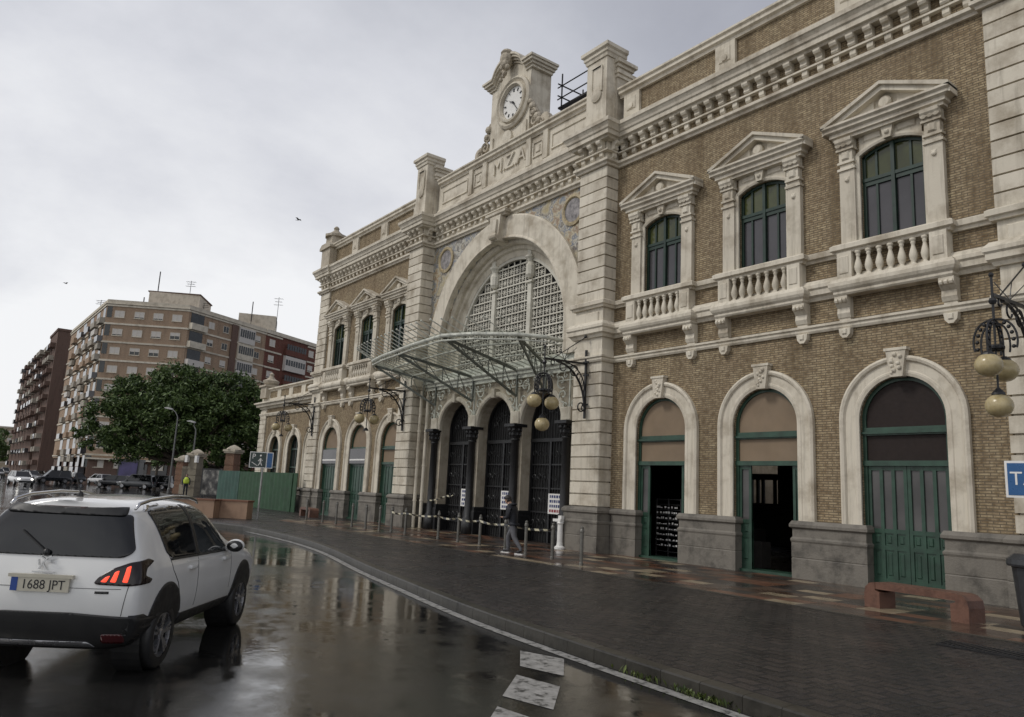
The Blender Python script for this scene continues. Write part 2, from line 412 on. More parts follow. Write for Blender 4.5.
c = MB(); c.mould(FULL, [(-.02,12.0), (.08,12.0), (.1,12.06), (.17,12.1), (.17,12.18), (.1,12.22), (-.02,12.22)]); c.build('upper_string_course', 'cream', st)
# main cornice: band, brackets, moulded crown
c = MB()
c.mould(FULL, [(-.02,12.45), (.13,12.45), (.13,12.5), (.08,12.53), (-.02,12.53)])
c.mould(FULL, [(-.02,12.82), (.2,12.82), (.23,12.87), (.31,12.89), (.31,13.02), (.35,13.05), (.37,13.12), (.42,13.2), (.45,13.22), (.45,13.34), (.2,13.44), (-.02,13.48)])
def modillion(c, x, y0, dx=1, dy=0):
    """scrolled bracket with a small pendant, standing on the wall line at (x, y0) and facing (dy,-dx)"""
    def P(u, o, z): return (x+u*dx+o*dy, y0+u*dy-o*dx, z)
    def bx(u0, u1, o0, o1, z0, z1):
        v = [P(u0,o0,z0),P(u1,o0,z0),P(u1,o1,z0),P(u0,o1,z0),P(u0,o0,z1),P(u1,o0,z1),P(u1,o1,z1),P(u0,o1,z1)]
        c.add(v, [(3,2,1,0),(4,5,6,7),(0,1,5,4),(1,2,6,5),(2,3,7,6),(3,0,4,7)])
    pr = [(0,12.54), (.12,12.54), (.15,12.58), (.13,12.64), (.16,12.68), (.22,12.7), (.25,12.75), (.25,12.8), (.22,12.825), (0,12.825)]
    n = len(pr)
    c.add([P(-.09,o,z) for o, z in pr]+[P(.09,o,z) for o, z in pr], [tuple(range(n)), tuple(range(2*n-1,n-1,-1))]+[(i,(i+1)%n,n+(i+1)%n,n+i) for i in range(n)])
    pr = [(0,12.27), (.05,12.28), (.09,12.33), (.09,12.45), (0,12.45)]; n = len(pr)
    c.add([P(-.075,o,z) for o, z in pr]+[P(.075,o,z) for o, z in pr], [tuple(range(n)), tuple(range(2*n-1,n-1,-1))]+[(i,(i+1)%n,n+(i+1)%n,n+i) for i in range(n)])
def spread(a, b, step):
    n = max(1, round((b-a)/step)); return [a+(i+.5)*(b-a)/n for i in range(n)]
for a, b, y in ((-16.1,-5.7,0), (-37.95,-28.75,0), (-27.35,-17.55,.1), (-17.45,-16.2,-.5), (-28.62,-27.45,-.5), (-5.62,-4.4,-.15), (-39.2,-38.02,-.1)):
    for x in spread(a, b, .41): modillion(c, x, y)
for x, ys in ((-16.2, (-.25,)), (-27.45, (-.25,))):
    for y in ys: modillion(c, x, y, 0, 1)
c.build('cornice', 'cream', st)
# parapet of the wings: brick panels between stone dies, stone coping
for x0, x1 in ((-16.2,-4.45), (-39.2,-28.62)):
    pb = MB(); pc = MB()
    pb.box(x0+.1, x1-.1, .1, .4, 13.4, 14.5)
    pc.mould([(x0,.05), (x1,.05)], [(-.3,13.42), (.08,13.42), (.08,13.66), (.02,13.7), (-.3,13.7)])
    pc.mould([(x0,.05), (x1,.05)], [(-.4,14.42), (.04,14.42), (.06,14.5), (.14,14.54), (.14,14.64), (.2,14.68), (.2,14.74), (.05,14.8), (-.4,14.8)])
    n = 3 if x0 > -20 else 3
    for i in range(n+1):
        x = x0+.5+(x1-x0-1)*i/n
        pc.box(x-.33, x+.33, .0, .42, 13.5, 14.62); pc.cbox(x-.2, x+.2, -.03, .1, 13.85, 14.3, .03)
        pc.lathe([(.001,-.07), (.1,-.06), (.1,.05)], (x, 0, 13.98), 10, 'y')
    pb.build('parapet_brick_panel', 'brick', st); pc.build('parapet', 'cream', st)
# pinnacle on the left corner
b = MB(); x, y = -38.6, .2
b.box(x-.55, x+.55, y-.5, y+.5, 13.4, 14.5); b.prism([(x-.7,14.5),(x+.7,14.5),(x+.7,14.62),(x+.45,14.8),(x-.45,14.8),(x-.7,14.62)], 'y', y-.6, y+.6)
b.box(x-.42, x+.42, y-.38, y+.38, 14.8, 15.25)
b.lathe([(.62,15.25-15), (.62,.38), (.35,.5), (.2,.62), (.12,.72), (.17,.8), (.1,.9), (.02,.95)], (x,y,15), 8)
b.build('corner_finial', 'cream_d', st)

# door surrounds with keystones
def surround(b_, parent, hw, zb, zs, y=0., w=.43, key=True, mat='cream'):
    s = MB(); o = arch_outline(b_, hw, zb, zs, 28)
    s.ring(o, [(0,.02+y), (0,-.05+y), (.06,-.07+y), (.1,-.07+y), (.12,-.055+y), (w-.13,-.055+y), (w-.1,-.11+y), (w-.05,-.13+y), (w,-.1+y), (w,.02+y)])
    if key:
        s.prism([(b_-.13,zs+hw-.03), (b_+.13,zs+hw-.03), (b_+.21,zs+hw+w+.1), (b_-.21,zs+hw+w+.1)], 'y', y+.02, y-.17)
        s.prism([(b_-.24,zs+hw+w+.1), (b_+.24,zs+hw+w+.1), (b_+.24,zs+hw+w+.16), (b_-.24,zs+hw+w+.16)], 'y', y+.02, y-.19)
        rnd = random.Random(int(b_*100))
        for k in range(9):
            s.ball((b_+rnd.uniform(-.1,.1), y-.17, zs+hw+.06+w*k/9), rnd.uniform(.03,.055), 8, 6)
    return s.build('door_surround', mat, parent)
for b_ in BAYS_R+BAYS_L: surround(b_, st, DOOR['hw'], 1.42, DOOR['zs'])

# doors
def leaf(mb, x0, x1, y, z0, z1, glassed=True, cols=3):
    """panelled door leaf facing -y; slot 0 paint, slot 1 glass"""
    mb.m = 0; mb.box(x0, x1, y, y+.05, z0, z0+.0+ (1.18 if glassed else z1-z0))
    w = x1-x0; sw = .07; cw = (w-sw)/cols
    mb.m = 0
    for i in range(cols+1): mb.box(x0+i*cw, x0+i*cw+sw, y-.025, y+.02, z0, z1)
    for z in (z0, z0+.78, z0+1.12, z1-.09):
        mb.box(x0, x1, y-.022, y+.02, z, z+(.2 if z == z0 else .09))
    for i in range(cols):
        a = x0+sw+i*cw+.03; e = x0+(i+1)*cw-.03
        mb.cbox(a, e, y-.018, y+.01, z0+.25, z0+.74, .03); mb.cbox(a, e, y-.018, y+.01, z0+.9, z0+1.09, .03)
    if glassed:
        mb.m = 1; mb.quad((x0+.03,y+.01,z0+1.18), (x1-.03,y+.01,z0+1.18), (x1-.03,y+.01,z1-.05), (x0+.03,y+.01,z1-.05)); mb.m = 0
def door(xc, kind, parent, y=.13):
    hw, zs = DOOR['hw'], DOOR['zs']; d = MB()
    o = arch_outline(xc, hw, ZG, zs, 28)
    d.ring(o, [(0,y-.04), (-.08,y-.04), (-.08,y+.08), (0,y+.08)])
    d.box(xc-hw, xc+hw, y-.07, y+.08, 2.68, 2.79); d.box(xc-hw, xc+hw, y-.05, y+.08, 3.33, 3.5)
    d.box(xc-hw, xc+hw, y-.1, y-.02, 3.36, 3.41)
    d.box(xc-hw, xc+hw, y-.1, y+.4, .1, .2)
    fr = d.build('door', 'green' if kind != 'open_a' else 'green', parent)
    lo = MB(); lo.quad((xc-hw+.08,y,2.79), (xc+hw-.08,y,2.79), (xc+hw-.08,y,3.33), (xc-hw+.08,y,3.33))
    up = MB(); oo = arch_outline(xc, hw-.06, 3.5, zs, 28); arch_fill(up, oo, y)
    mlow, mup = {'open_a': ('board','board'), 'open_b': ('board','board'), 'closed_r': ('darkpane','darkpane'), 'sign': ('doorglass','board'), 'closed_l': ('board','board')}[kind]
    lo.build('lower_transom_panel', mlow, fr); up.build('upper_transom_panel', mup, fr)
    if kind == 'sign':
        s = MB(); s.m = 0; s.box(xc-hw+.02, xc+hw-.02, y-.14, y-.04, 2.72, 3.42)
        s.m = 1
        for z in (2.86,): s.box(xc-hw+.1, xc+hw-.1, y-.15, y-.13, z, z+.07)
        s.build('shutter_box', ['greyglass','white'], fr)
    if kind in ('closed_r', 'sign', 'closed_l'):
        for x0, x1 in ((xc-hw+.07, xc-.005), (xc+.005, xc+hw-.07)):
            l = MB(); leaf(l, x0, x1, y+.02, ZG+.02, 2.68, kind == 'closed_r'); 
            if kind != 'closed_r': l.m = 0; l.box(x0, x1, y+.03, y+.05, 1.2, 2.66)
            if kind != 'closed_r':
                for k in range(3):
                    w3 = (x1-x0-.07)/3; l.cbox(x0+.1+k*w3, x0+.04+(k+1)*w3, y+.0, y+.04, 1.42, 2.52, .02)
            l.build('door_leaf', ['green','doorglass'], fr)
    else:
        # leaves folded back against the jambs
        l = MB(); leaf(l, xc-hw+.07, xc-hw+.42, y+.02, ZG+.02, 2.68, True, 1); l.build('door_leaf', ['green','doorglass'], fr)
        l = MB(); leaf(l, xc+hw-.24, xc+hw-.07, y+.02, ZG+.02, 2.68, True, 1); l.build('door_leaf', ['green','doorglass'], fr)
    return fr
for b_, k in zip(BAYS_R, ('open_a', 'open_b', 'closed_r')): door(b_, k, st)
for b_, k in zip(BAYS_L, ('sign', 'sign', 'closed_l')): door(b_, k, st)

# upper windows with pilaster surrounds, pediments and balconies
def win_surround(xc, parent):
    s = MB(); hw, zb, zs, rise = WIN['hw'], WIN['zb'], WIN['zs'], WIN['rise']
    o = arch_outline(xc, hw, zb, zs, 16, rise)
    s.ring(o, [(0,.02), (0,-.05), (.05,-.07), (.09,-.07), (.09,.02)])
    # field above the window
    R = (hw*hw+rise*rise)/(2*rise); zc = zs+rise-R
    pts = [(xc-hw+2*hw*i/12) for i in range(13)]
    for a, b in zip(pts, pts[1:]):
        f = lambda x: zc+sqrt(R*R-(x-xc)**2)
        s.add([(a,-.04,f(a)+.05), (b,-.04,f(b)+.05), (b,-.04,10.28), (a,-.04,10.28)], [(0,1,2,3)])
    s.cbox(xc-.58, xc-.18, -.07, 0, 10.05, 10.22, .02); s.cbox(xc+.18, xc+.58, -.07, 0, 10.05, 10.22, .02)
    s.prism([(xc-.08,9.93), (xc+.08,9.93), (xc+.15,10.28), (xc-.15,10.28)], 'y', .02, -.16)
    s.ball((xc,-.16,10.06), .06, 8, 6); s.box(xc-.17, xc+.17, -.2, 0, 10.22, 10.29)
    for sg in (-1, 1):
        x = xc+sg*(hw+.26)
        s.box(x-.18, x+.18, -.13, .02, 7.5, 9.46)
        s.box(x-.21, x+.21, -.17, .02, 9.46, 9.52); s.box(x-.16, x+.16, -.13, .02, 9.52, 9.62); s.box(x-.2, x+.2, -.18, .02, 9.62, 9.67)
        s.box(x-.16, x+.16, -.17, .02, 9.67, 9.95); s.box(x-.21, x+.21, -.22, .02, 9.93, 9.98)
        s.m = 0
        for k in range(3):                                         # scroll flutes of the capital
            s.lathe([(.001,-.075), (.075,-.06), (.085,0), (.075,.06), (.001,.075)], (x-.13+.13*k, -.2, 10.08), 10, 'y')
        s.prism([(-.02,9.98), (-.2,9.98), (-.3,10.12), (-.3,10.2), (-.02,10.2)], 'x', x-.19, x+.19)
        s.cbox(x-.09, x+.09, -.21, -.1, 9.7, 9.9, .03)
        s.cbox(x-.06, x+.06, -.155, -.1, 9.2, 9.3, .02); s.ball((x,-.14,9.21), .05, 8, 6)
    o = s.build('window_surround', 'cream', parent)
    p = MB(); e = 1.17
    prof = [(0,10.2), (.06,10.2), (.06,10.26), (.12,10.28), (.12,10.36), (.2,10.40), (.2,10.46), (.26,10.5), (.26,10.55), (0,10.55)]
    p.mould([(xc-e,.02), (xc-e,-.16), (xc+e,-.16), (xc+e,.02)], [(q if q else -.15, z) for q, z in prof])
    # raking cornices, two steps, and the tympanum
    a = e+.26; zt = 11.1
    def rake(t0, t1, y):
        sl = (zt-10.55)/a
        for sg in (-1, 1):
            p.prism([(xc+sg*a,10.5+t0-.02), (xc,zt+t0), (xc,zt+t1), (xc+sg*a,10.5+t1)], 'y', .02, y)
    rake(-.1, .02, -.34); rake(.02, .1, -.42)
    p.prism([(xc-a+.2,10.5), (xc+a-.2,10.5), (xc,zt-.05)], 'y', .02, -.12)
    p.lathe([(.15,.0), (.15,-.08), (.11,-.12), (.001,-.13)], (xc,-.12,10.76), 16, 'y')
    for sg in (-1, 1):
        p.prism([(xc+sg*.26,10.62), (xc+sg*.95,10.62), (xc+sg*.26,10.93)], 'y', -.1, -.17)
    p.build('pediment', 'cream', parent)
    return o
def upper_window(xc, parent, olive=True, curt='greyglass'):
    hw, zb, zs, rise = WIN['hw'], WIN['zb'], WIN['zs'], WIN['rise']; y = .11
    f = MB(); o = arch_outline(xc, hw, zb, zs, 16, rise)
    f.ring(o, [(0,y-.03), (-.07,y-.03), (-.07,y+.06), (0,y+.06)])
    f.box(xc-hw, xc+hw, y-.05, y+.05, 9.12, 9.2); f.box(xc-hw, xc+hw, y-.03, y+.05, zb, zb+.12)
    f.box(xc-.04, xc+.04, y-.06, y+.045, zb+.004, zs+rise-.02)
    for sg in (-1, 1):
        f.box(xc+sg*.38-.025, xc+sg*.38+.025, y-.018, y+.04, zb+.006, zs+rise-.06)
        f.box(xc+sg*.05, xc+sg*(hw-.004), y-.026, y+.042, 9.02, 9.122)
    fr = f.build('window', 'green_d', parent)
    lo = MB()
    for sg in (-1, 1): lo.quad((xc+sg*.05,y+.02,zb+.1), (xc+sg*(hw-.05),y+.02,zb+.1), (xc+sg*(hw-.05),y+.02,9.1), (xc+sg*.05,y+.02,9.1))
    lo.build('lower_pane', curt, fr)
    up = MB(); arch_fill(up, arch_outline(xc, hw-.05, 9.2, zs, 16, rise), y+.02); up.build('upper_pane', 'olive' if olive else 'glass', fr)
    return fr
BAL = [(.0,0), (.085,0), (.085,.05), (.05,.07), (.045,.1), (.075,.17), (.088,.25), (.07,.34), (.042,.44), (.036,.49), (.05,.51), (.05,.54), (.04,.56), (.07,.58), (.07,.62), (0,.62)]
def balcony(xc, parent, full=True):
    e = 1.2; b = MB()
    b.mould([(xc-e,.02), (xc-e,-.24), (xc+e,-.24), (xc+e,.02)], [(-.23,6.46), (.04,6.46), (.07,6.5), (.07,6.55), (.12,6.6), (.15,6.66), (.15,6.74), (.08,6.84), (-.23,6.84)])
    bs = b.build('balcony', 'cream', parent)
    rl = MB(); rl.mould([(xc-e,.02), (xc-e,-.2), (xc+e,-.2), (xc+e,.02)], [(-.22,7.44), (.04,7.44), (.06,7.49), (.13,7.52), (.13,7.62), (.06,7.67), (-.22,7.67)])
    for sg in (-1, 1):
        rl.box(xc+sg*(e-.02), xc+sg*(e-.36), -.28, .02, 6.8, 7.46); rl.cbox(xc+sg*(e-.08), xc+sg*(e-.3), -.3, -.2, 6.95, 7.36, .015)
    rl.build('balcony_rail', 'cream', bs)
    n = 7
    me = None
    for i in range(n):
        x = xc - (e-.48) + 2*(e-.48)*i/(n-1)
        if me is None:
            m_ = MB(); m_.smooth = True; m_.lathe([(max(r_,.001), h) for r_, h in BAL], (x,-.2,6.82), 10); o = m_.build('baluster', 'cream', bs); me = o; x_0 = x
        else:
            o = me.copy(); COL.objects.link(o); o.parent = bs; o.location = (x-x_0, 0, 0)
    for sg in (-1, 1):                                               # scrolled corbels under the slab
        x = xc+sg*(e-.08); k = MB()
        k.prism([(.02,5.98), (-.12,5.98), (-.16,6.08), (-.14,6.2), (-.22,6.28), (-.27,6.36), (-.27,6.46), (.02,6.46)], 'x', x-.15, x+.15)
        for q in (-.1, 0, .1): k.lathe([(.001,-.04), (.06,-.03), (.06,.03), (.001,.04)], (x+q,-.25,6.35), 8, 'x')
        k.box(x-.13, x+.13, -.1, .02, 5.925, 6.0); k.build('corbel', 'cream', bs); k = MB()
        k.prism([(x-.14,5.74), (x+.14,5.74), (x+.12,5.6), (x+.05,5.52), (x-.05,5.52), (x-.12,5.6)], 'y', .02, -.14)
        k.cbox(x-.05, x+.05, -.17, -.1, 5.6, 5.72, .015)
        k.build('corbel_pendant', 'cream', bs)
for i, b_ in enumerate(BAYS_R+BAYS_L):
    win_surround(b_, st); upper_window(b_, st, True, 'greyglass' if i < 3 else 'glass'); balcony(b_, st)

# ------------------------------------------------------------------ central pavilion
YP = .1; RO, RI, ZC = 4.85, 3.95, 7.2
c = MB()                                                             # wall field round the great arch (tile mosaic)
o = arch_outline(C, RI, 6.3, ZC, 48)
wall_face(c, -27.5, -17.4, 6.3, 12.05, YP, .1, [(C, RI, 6.3, ZC, None)])
c.build('mosaic_spandrel', 'mosaic', st)
for sg in (-1, 1):
    c = MB(); c.lathe([(.56,.02), (.56,-.05), (.46,-.07), (.42,-.03)], (C+sg*4.02,YP,11.28), 28, 'y', False); md_ = c.build('medallion', M['ochre'], st)
    c = MB(); c.lathe([(.44,-.02), (.001,-.025)], (C+sg*4.02,YP,11.28), 24, 'y'); c.build('medallion_field', M['bluetile'], md_)
c = MB(); c.box(-27.5, -17.4, YP, YP+.4, 12.0, 13.3); c.build('frieze', 'cream', st)
c = MB(); c.smooth = False
c.ring(o, [(.9,YP+.02), (.9,YP-.12), (.84,YP-.16), (.1,YP-.16), (.04,YP-.2), (0,YP-.2), (-.02,YP-.1), (0,YP+.1), (-.1,YP+.12), (-.16,YP+.2), (-.16,YP+.34), (-.3,YP+.36), (-.34,YP+.46), (-.55,YP+.5), (-.55,YP+.75), (.9,YP+.75)])
c.build('great_arch', 'cream', st)
k = MB()
k.prism([(C-.22,ZC+RI-.12), (C+.22,ZC+RI-.12), (C+.34,ZC+RO-.02), (C-.34,ZC+RO-.02)], 'y', YP+.2, YP-.42)
k.prism([(C-.14,ZC+RI+.1), (C+.14,ZC+RI+.1), (C+.2,ZC+RO-.2), (C-.2,ZC+RO-.2)], 'y', YP-.4, YP-.5)
k.lathe([(.1,-.2), (.14,-.1), (.14,.1), (.1,.2)], (C,YP-.45,ZC+RI+.05), 12, 'x')
k.mould([(C-.5,YP), (C-.5,YP-.3), (C+.5,YP-.3), (C+.5,YP)], [(-.1,12.0), (.04,12.0), (.08,12.06), (.14,12.1), (.14,12.2), (-.1,12.2)])
k.build('keystone', 'cream', st)
# lattice window: three lights, square grid with a star in each square
YL = YP+.62; RL = RI-.57
lat = MB()
lat.ring([(C-RL*cos(pi*i/40), ZC+RL*sin(pi*i/40), -cos(pi*i/40), sin(pi*i/40)) for i in range(41)], [(0.05,YL-.1), (-.1,YL-.1), (-.1,YL+.06), (0.05,YL+.06)])
def inside(x, z): return (z <= ZC and abs(x-C) < RL-.02) or (z > ZC and (x-C)**2+(z-ZC)**2 < (RL-.02)**2)
gs = .375; z0 = 6.15; nx = 9
for i in range(-nx, nx+1):
    x = C+i*gs
    if abs(x-C) >= RL: continue
    zt = ZC+sqrt(RL*RL-(x-C)**2); 
    if zt > z0: lat.box(x-.024, x+.024, YL-.02, YL+.02, z0, zt)
zz = z0; row = 0
while zz < ZC+RL:
    h = RL if zz < ZC else sqrt(max(0, RL*RL-(zz-ZC)**2))
    if h > .1: lat.box(C-h, C+h, YL-.045, YL+.025, zz-.026, zz+.026)
    for i in range(-nx, nx):
        xa = C+(i+.5)*gs; za = zz+gs/2
        if inside(xa, za) and inside(xa-gs*.3, za+gs*.3) and inside(xa+gs*.3, za+gs*.3):
            q = gs*.5; e = gs*.2
            e = gs*.24
            for sx, sz in ((1,1),(1,-1)): lat.bar((xa-sx*e, YL+.002, za-sz*e), (xa+sx*e, YL+.002, za+sz*e), .026, .026)
            lat.bar((xa-q,YL,za), (xa+q,YL,za), .024, .024); lat.bar((xa,YL-.002,za-q), (xa,YL-.002,za+q), .024, .024)
    zz += gs; row += 1
lw = lat.build('lattice_window', 'lattice', st)
mu = MB()
for sg in (-1, 1):
    x = C+sg*1.13; zt = ZC+sqrt(RI**2-1.13**2)-.5
    mu.box(x-.11, x+.11, YL-.12, YL+.05, 6.1, zt-1.05); mu.box(x-.19, x+.19, YL-.18, YL+.05, zt-1.08, zt-1.0)
    mu.lathe([(.1,-.9), (.19,-.78), (.2,-.45), (.13,-.3), (.17,-.2), (.24,-.12), (.24,-.06), (.12,0), (.12,.12)], (x,YL-.08,zt), 10)
    mu.cbox(x-.12, x+.12, YL-.2, YL, zt-.1, zt+.35, .02)
mu.build('mullion', 'lattice', lw)
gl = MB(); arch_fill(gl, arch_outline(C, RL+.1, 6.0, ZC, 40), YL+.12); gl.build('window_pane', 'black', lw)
# zone of the three entrance arches
AX = [C-2.67, C, C+2.67]; AHW = 1.08; AZS = 4.08
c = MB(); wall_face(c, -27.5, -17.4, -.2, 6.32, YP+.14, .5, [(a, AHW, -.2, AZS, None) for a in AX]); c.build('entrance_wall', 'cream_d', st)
c = MB(); c.box(-27.5, -17.4, YP-.02, YP+.2, 5.72, 5.86); c.box(-27.5, -17.4, YP-.08, YP+.2, 5.86, 6.04); c.box(-27.5, -17.4, YP-.02, YP+.6, 6.04, 6.34)
c.build('transom_beam', 'canopy', st)
for a in AX:
    c = MB(); c.ring(arch_outline(a, AHW, AZS-.02, AZS, 24), [(0,YP+.16), (0,YP+.02), (.05,YP-.02), (.16,YP-.02), (.2,YP+.04), (.2,YP+.16)])
    c.cbox(a-.09, a+.09, YP-.1, YP+.1, AZS+AHW-.05, AZS+AHW+.3, .02)
    c.build('entrance_arch', 'cream', st)
# scroll ironwork filling the spandrels above the arches
sc_ = MB(); rnd = random.Random(3)
def scroll(mb, x, y, z, r, turns, a0, th=.02, sgn=1):
    p = [(x+sgn*cos(a0+t*.55)*r*(1-t/(turns*12)), y, z+sin(a0+t*.55)*r*(1-t/(turns*12))) for t in range(int(turns*11))]
    mb.tube(p, th, 5)
for a in AX+[C-4.3, C+4.3]:
    pass
for xm in (C-4.15, C-1.335, C+1.335, C+4.15):
    sc_ = MB()
    for sg in (-1, 1):
        for z, r_ in ((4.62,.16), (4.95,.24), (5.42,.26)):
            xx = xm+sg*(r_+.04+(z-4.6)*.18)
            if abs(xx-C) < 4.75: scroll(sc_, xx, YP+.02, z, r_, 1.3, rnd.uniform(0,6), .028, sg)
    sc_.bar((xm,YP+.02,4.3), (xm,YP+.02,5.75), .05); sc_.bar((xm-.6,YP+.02,5.44), (xm+.6,YP+.02,5.44), .03)
    for i in range(6): scroll(sc_, xm-.96+i*.384, YP+.0, 5.6, .12, 1.0, i, .022)
    sc_.build('spandrel_ironwork', 'canopy', st)
# columns with foliate capitals in front of the piers
for x in (C-4.05, C-1.335, C+1.335, C+4.05):
    c = MB(); c.smooth = True; y = YP+.02
    c.lathe([(.24,.0), (.24,.5), (.2,.54), (.21,.6), (.15,.68), (.145,1.6), (.13,3.42), (.17,3.45), (.14,3.5)], (x,y,.1), 14)
    c.smooth = False
    c.lathe([(.15,3.5), (.2,3.62), (.18,3.66), (.22,3.76), (.2,3.8), (.27,3.9)], (x,y,.1), 10)
    for k in range(8):
        an = k*pi/4
        for z, rr in ((3.64,.18), (3.8,.22)): c.ball((x+rr*cos(an+z), y+rr*sin(an+z), .1+z), .06, 6, 5, 1.3)
    c.box(x-.29, x+.29, y-.29, y+.29, 4.0, 4.1)
    c.build('column', 'green_d' if False else 'iron', st)
    i_ = MB(); i_.cbox(x-.24, x+.24, y-.1, YP+.2, 4.1, 4.55, .03); i_.build('impost_block', 'cream', st)
# dark stone feet of the entrance piers
for x0, x1 in ((-27.42,C-2.67-AHW), (C-2.67+AHW,C-AHW), (C+AHW,C+2.67-AHW), (C+2.67+AHW,-17.46)):
    c = MB(); c.mould([(x0,YP+.6), (x0,YP+.12), (x1,YP+.12), (x1,YP+.6)], [(-.1,.1), (.09,.1), (.09,.95), (.06,1.0), (.06,1.1), (.03,1.14), (-.1,1.14)]); c.build('pier_foot', 'iron', st)
# dark ironwork entrance gates
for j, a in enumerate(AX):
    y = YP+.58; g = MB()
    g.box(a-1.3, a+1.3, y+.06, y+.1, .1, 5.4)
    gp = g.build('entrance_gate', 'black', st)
    g = MB()
    g.ring(arch_outline(a, AHW+.02, .12, AZS, 20), [(0,y-.05), (-.09,y-.05), (-.09,y+.05), (0,y+.05)])
    g.box(a-1.08, a+1.08, y-.06, y+.05, 3.5, 3.62); g.box(a-.05, a+.05, y-.05, y+.05, .1, 3.6)
    for i in range(-7, 8):
        x = a+i*.14; zt = AZS+sqrt(max(0.02, 1-(i*.14)**2))
        g.box(x-.011, x+.011, y-.02, y+.01, .12, zt)
    for z in (.5, 1.1, 1.9, 2.7): g.box(a-1.05, a+1.05, y-.03, y+.02, z, z+.05)
    for i in range(-3, 4):
        for z in (.8, 1.5, 2.3, 3.1): scroll(g, a+i*.29, y-.02, z, .13, 1.1, i+z, .016)
    for k in range(7):
        an = pi*(k+.5)/7; scroll(g, a+.62*cos(an), y-.02, AZS+.55*sin(an), .15, 1.1, k, .016)
    g.build('gate_ironwork', 'iron', gp)
# drainpipes beside the left pillar
for x, y in ((-27.22,-.18), (-26.95,-.02)):
    d = MB(); d.tube([(x,y,.15), (x,y,5.7)], .07, 10)
    for z in (1.2, 2.6, 4.0, 5.4): d.tube([(x,y,z), (x,y,z+.06)], .09, 10)
    d.build('drainpipe', 'cream', st)
# pavilion parapet with panels
c = MB(); P = [(-27.3,YP), (-17.5,YP)]
c.box(-27.4, -17.4, YP+.0, YP+.45, 13.4, 14.9)
c.mould(P, [(-.1,13.42), (.1,13.42), (.1,13.66), (.04,13.72), (-.1,13.74)])
c.mould(P, [(-.45,14.76), (.05,14.76), (.08,14.84), (.16,14.88), (.16,14.98), (.22,15.02), (.22,15.08), (.06,15.14), (-.45,15.14)])
def panel(c, x0, x1, z0, z1, t=.08):
    c.ring([(x0,z0,-.7,-.7), (x0,z1,-.7,.7), (x1,z1,.7,.7), (x1,z0,.7,-.7), (x0+.001,z0,-.7,-.7)], [(0,YP+.01), (0,YP-.04), (t,YP-.05), (t,YP+.01)])
for sg in (-1, 1):
    x = C+sg*1.42; c.box(x-.13, x+.13, YP-.09, YP+.1, 13.7, 14.8)
    x = C+sg*2.42; c.box(x-.13, x+.13, YP-.09, YP+.1, 13.7, 14.8)
    panel(c, C+sg*1.92-.24, C+sg*1.92+.24, 14.0, 14.5); c.cbox(C+sg*1.92-.12, C+sg*1.92+.12, YP-.04, YP+.02, 14.12, 14.38, .02)
    panel(c, *sorted((C+sg*2.75, C+sg*4.6)), 14.0, 14.48)
c.build('pavilion_parapet', 'cream', st)
text_mesh('station_lettering', 'M.Z.A', .84, 'cream', st, basis((C+.18,YP-.02,14.3), (1,0,0)) , .05)
# pillar pinnacles
for x0, x1, yf in PIL[:2]:
    b = MB(); xm = (x0+x1)/2
    x0, x1 = x0+.08, x1-.16; b.box(x0+.06, x1-.02, yf+.04, YP+.25, 13.4, 15.95)
    b.mould([(x0+.06,YP+.25), (x0+.06,yf+.04), (x1-.02,yf+.04), (x1-.02,YP+.25)][:], [(-.1,15.86), (.04,15.86), (.06,15.96), (.1,16.0), (.1,16.1), (.17,16.15), (.17,16.27), (.06,16.34), (-.1,16.36)])
    b.box(x0+.06, x1-.02, yf+.04, YP+.25, 15.86, 16.36)
    b.box(x0+.1, x1+.06, YP-.15, YP+.5, 13.4, 15.8)
    for z, e in ((15.22,.05), (15.34,.11), (15.6,.06), (15.72,.14)): b.box(x0+.1-e, x1+.06+e, YP-.15-e*.6, YP+.5+e, z, z+.12)
    b.ring([(xm-.2,14.7,-1,0), (xm-.2,15.6,-1,0), (xm+.2,15.6,1,0), (xm+.2,14.7,1,0)], [(0,yf+.06), (0,yf-.0), (.07,yf-.01), (.07,yf+.06)])
    b.lathe([(.24,.05), (.24,-.05), (.16,-.08), (.001,-.1)], (xm,yf+.04,14.62), 14, 'y')
    b.lathe([(.2,0), (.26,-.1), (.001,-.3)], (x0+.1,YP-.1,14.8), 8, 'x'); b.lathe([(.2,0), (.26,-.1), (.001,-.3)], (x0+.1,YP-.1,15.45), 8, 'x')
    b.build('pinnacle', 'cream', st)
# clock gable
g = MB(); x0, x1 = C-1.27, C+1.27
g.box(x0, x1, YP, YP+1.0, 15.0, 17.9)
arcp = [(x0,17.9)]+[(C+.95*u, 17.9+.6*(1-u*u)**.7) for u in [(-1+2*i/14) for i in range(15)]]+[(x1,17.9)]
g.prism(arcp, 'y', YP, YP+1.0)
def crown(e, z0, z1, y):
    e += .1; top = [(x0-e,17.86+z1), (C-.98,17.86+z1)]+[(C+.95*u, 17.9+z1+.62*(1-u*u)**.7) for u in [(-1+2*i/14) for i in range(15)]]+[(C+.98,17.86+z1), (x1+e,17.86+z1)]
    bot = [(p[0] if abs(p[0]-C) < 1.1 else p[0], p[1]-(z1-z0)) for p in top]
    for a, b, c_, d_ in zip(top, top[1:], bot[1:], bot): g.prism([a, b, c_, d_], 'y', y, YP+.9+e*.5)
crown(.04, -.06, .06, YP-.06); crown(.12, .04, .16, YP-.14); crown(.2, .14, .26, YP-.24); crown(.26, .24, .33, YP-.3)
ZK = 16.74; CX = C+.26
g.lathe([(1.06,.05), (1.06,-.1), (.96,-.16), (.9,-.1), (.84,-.06), (.8,-.16), (.72,-.18), (.66,-.08), (.66,.05)], (CX,YP,ZK), 40, 'y', False)
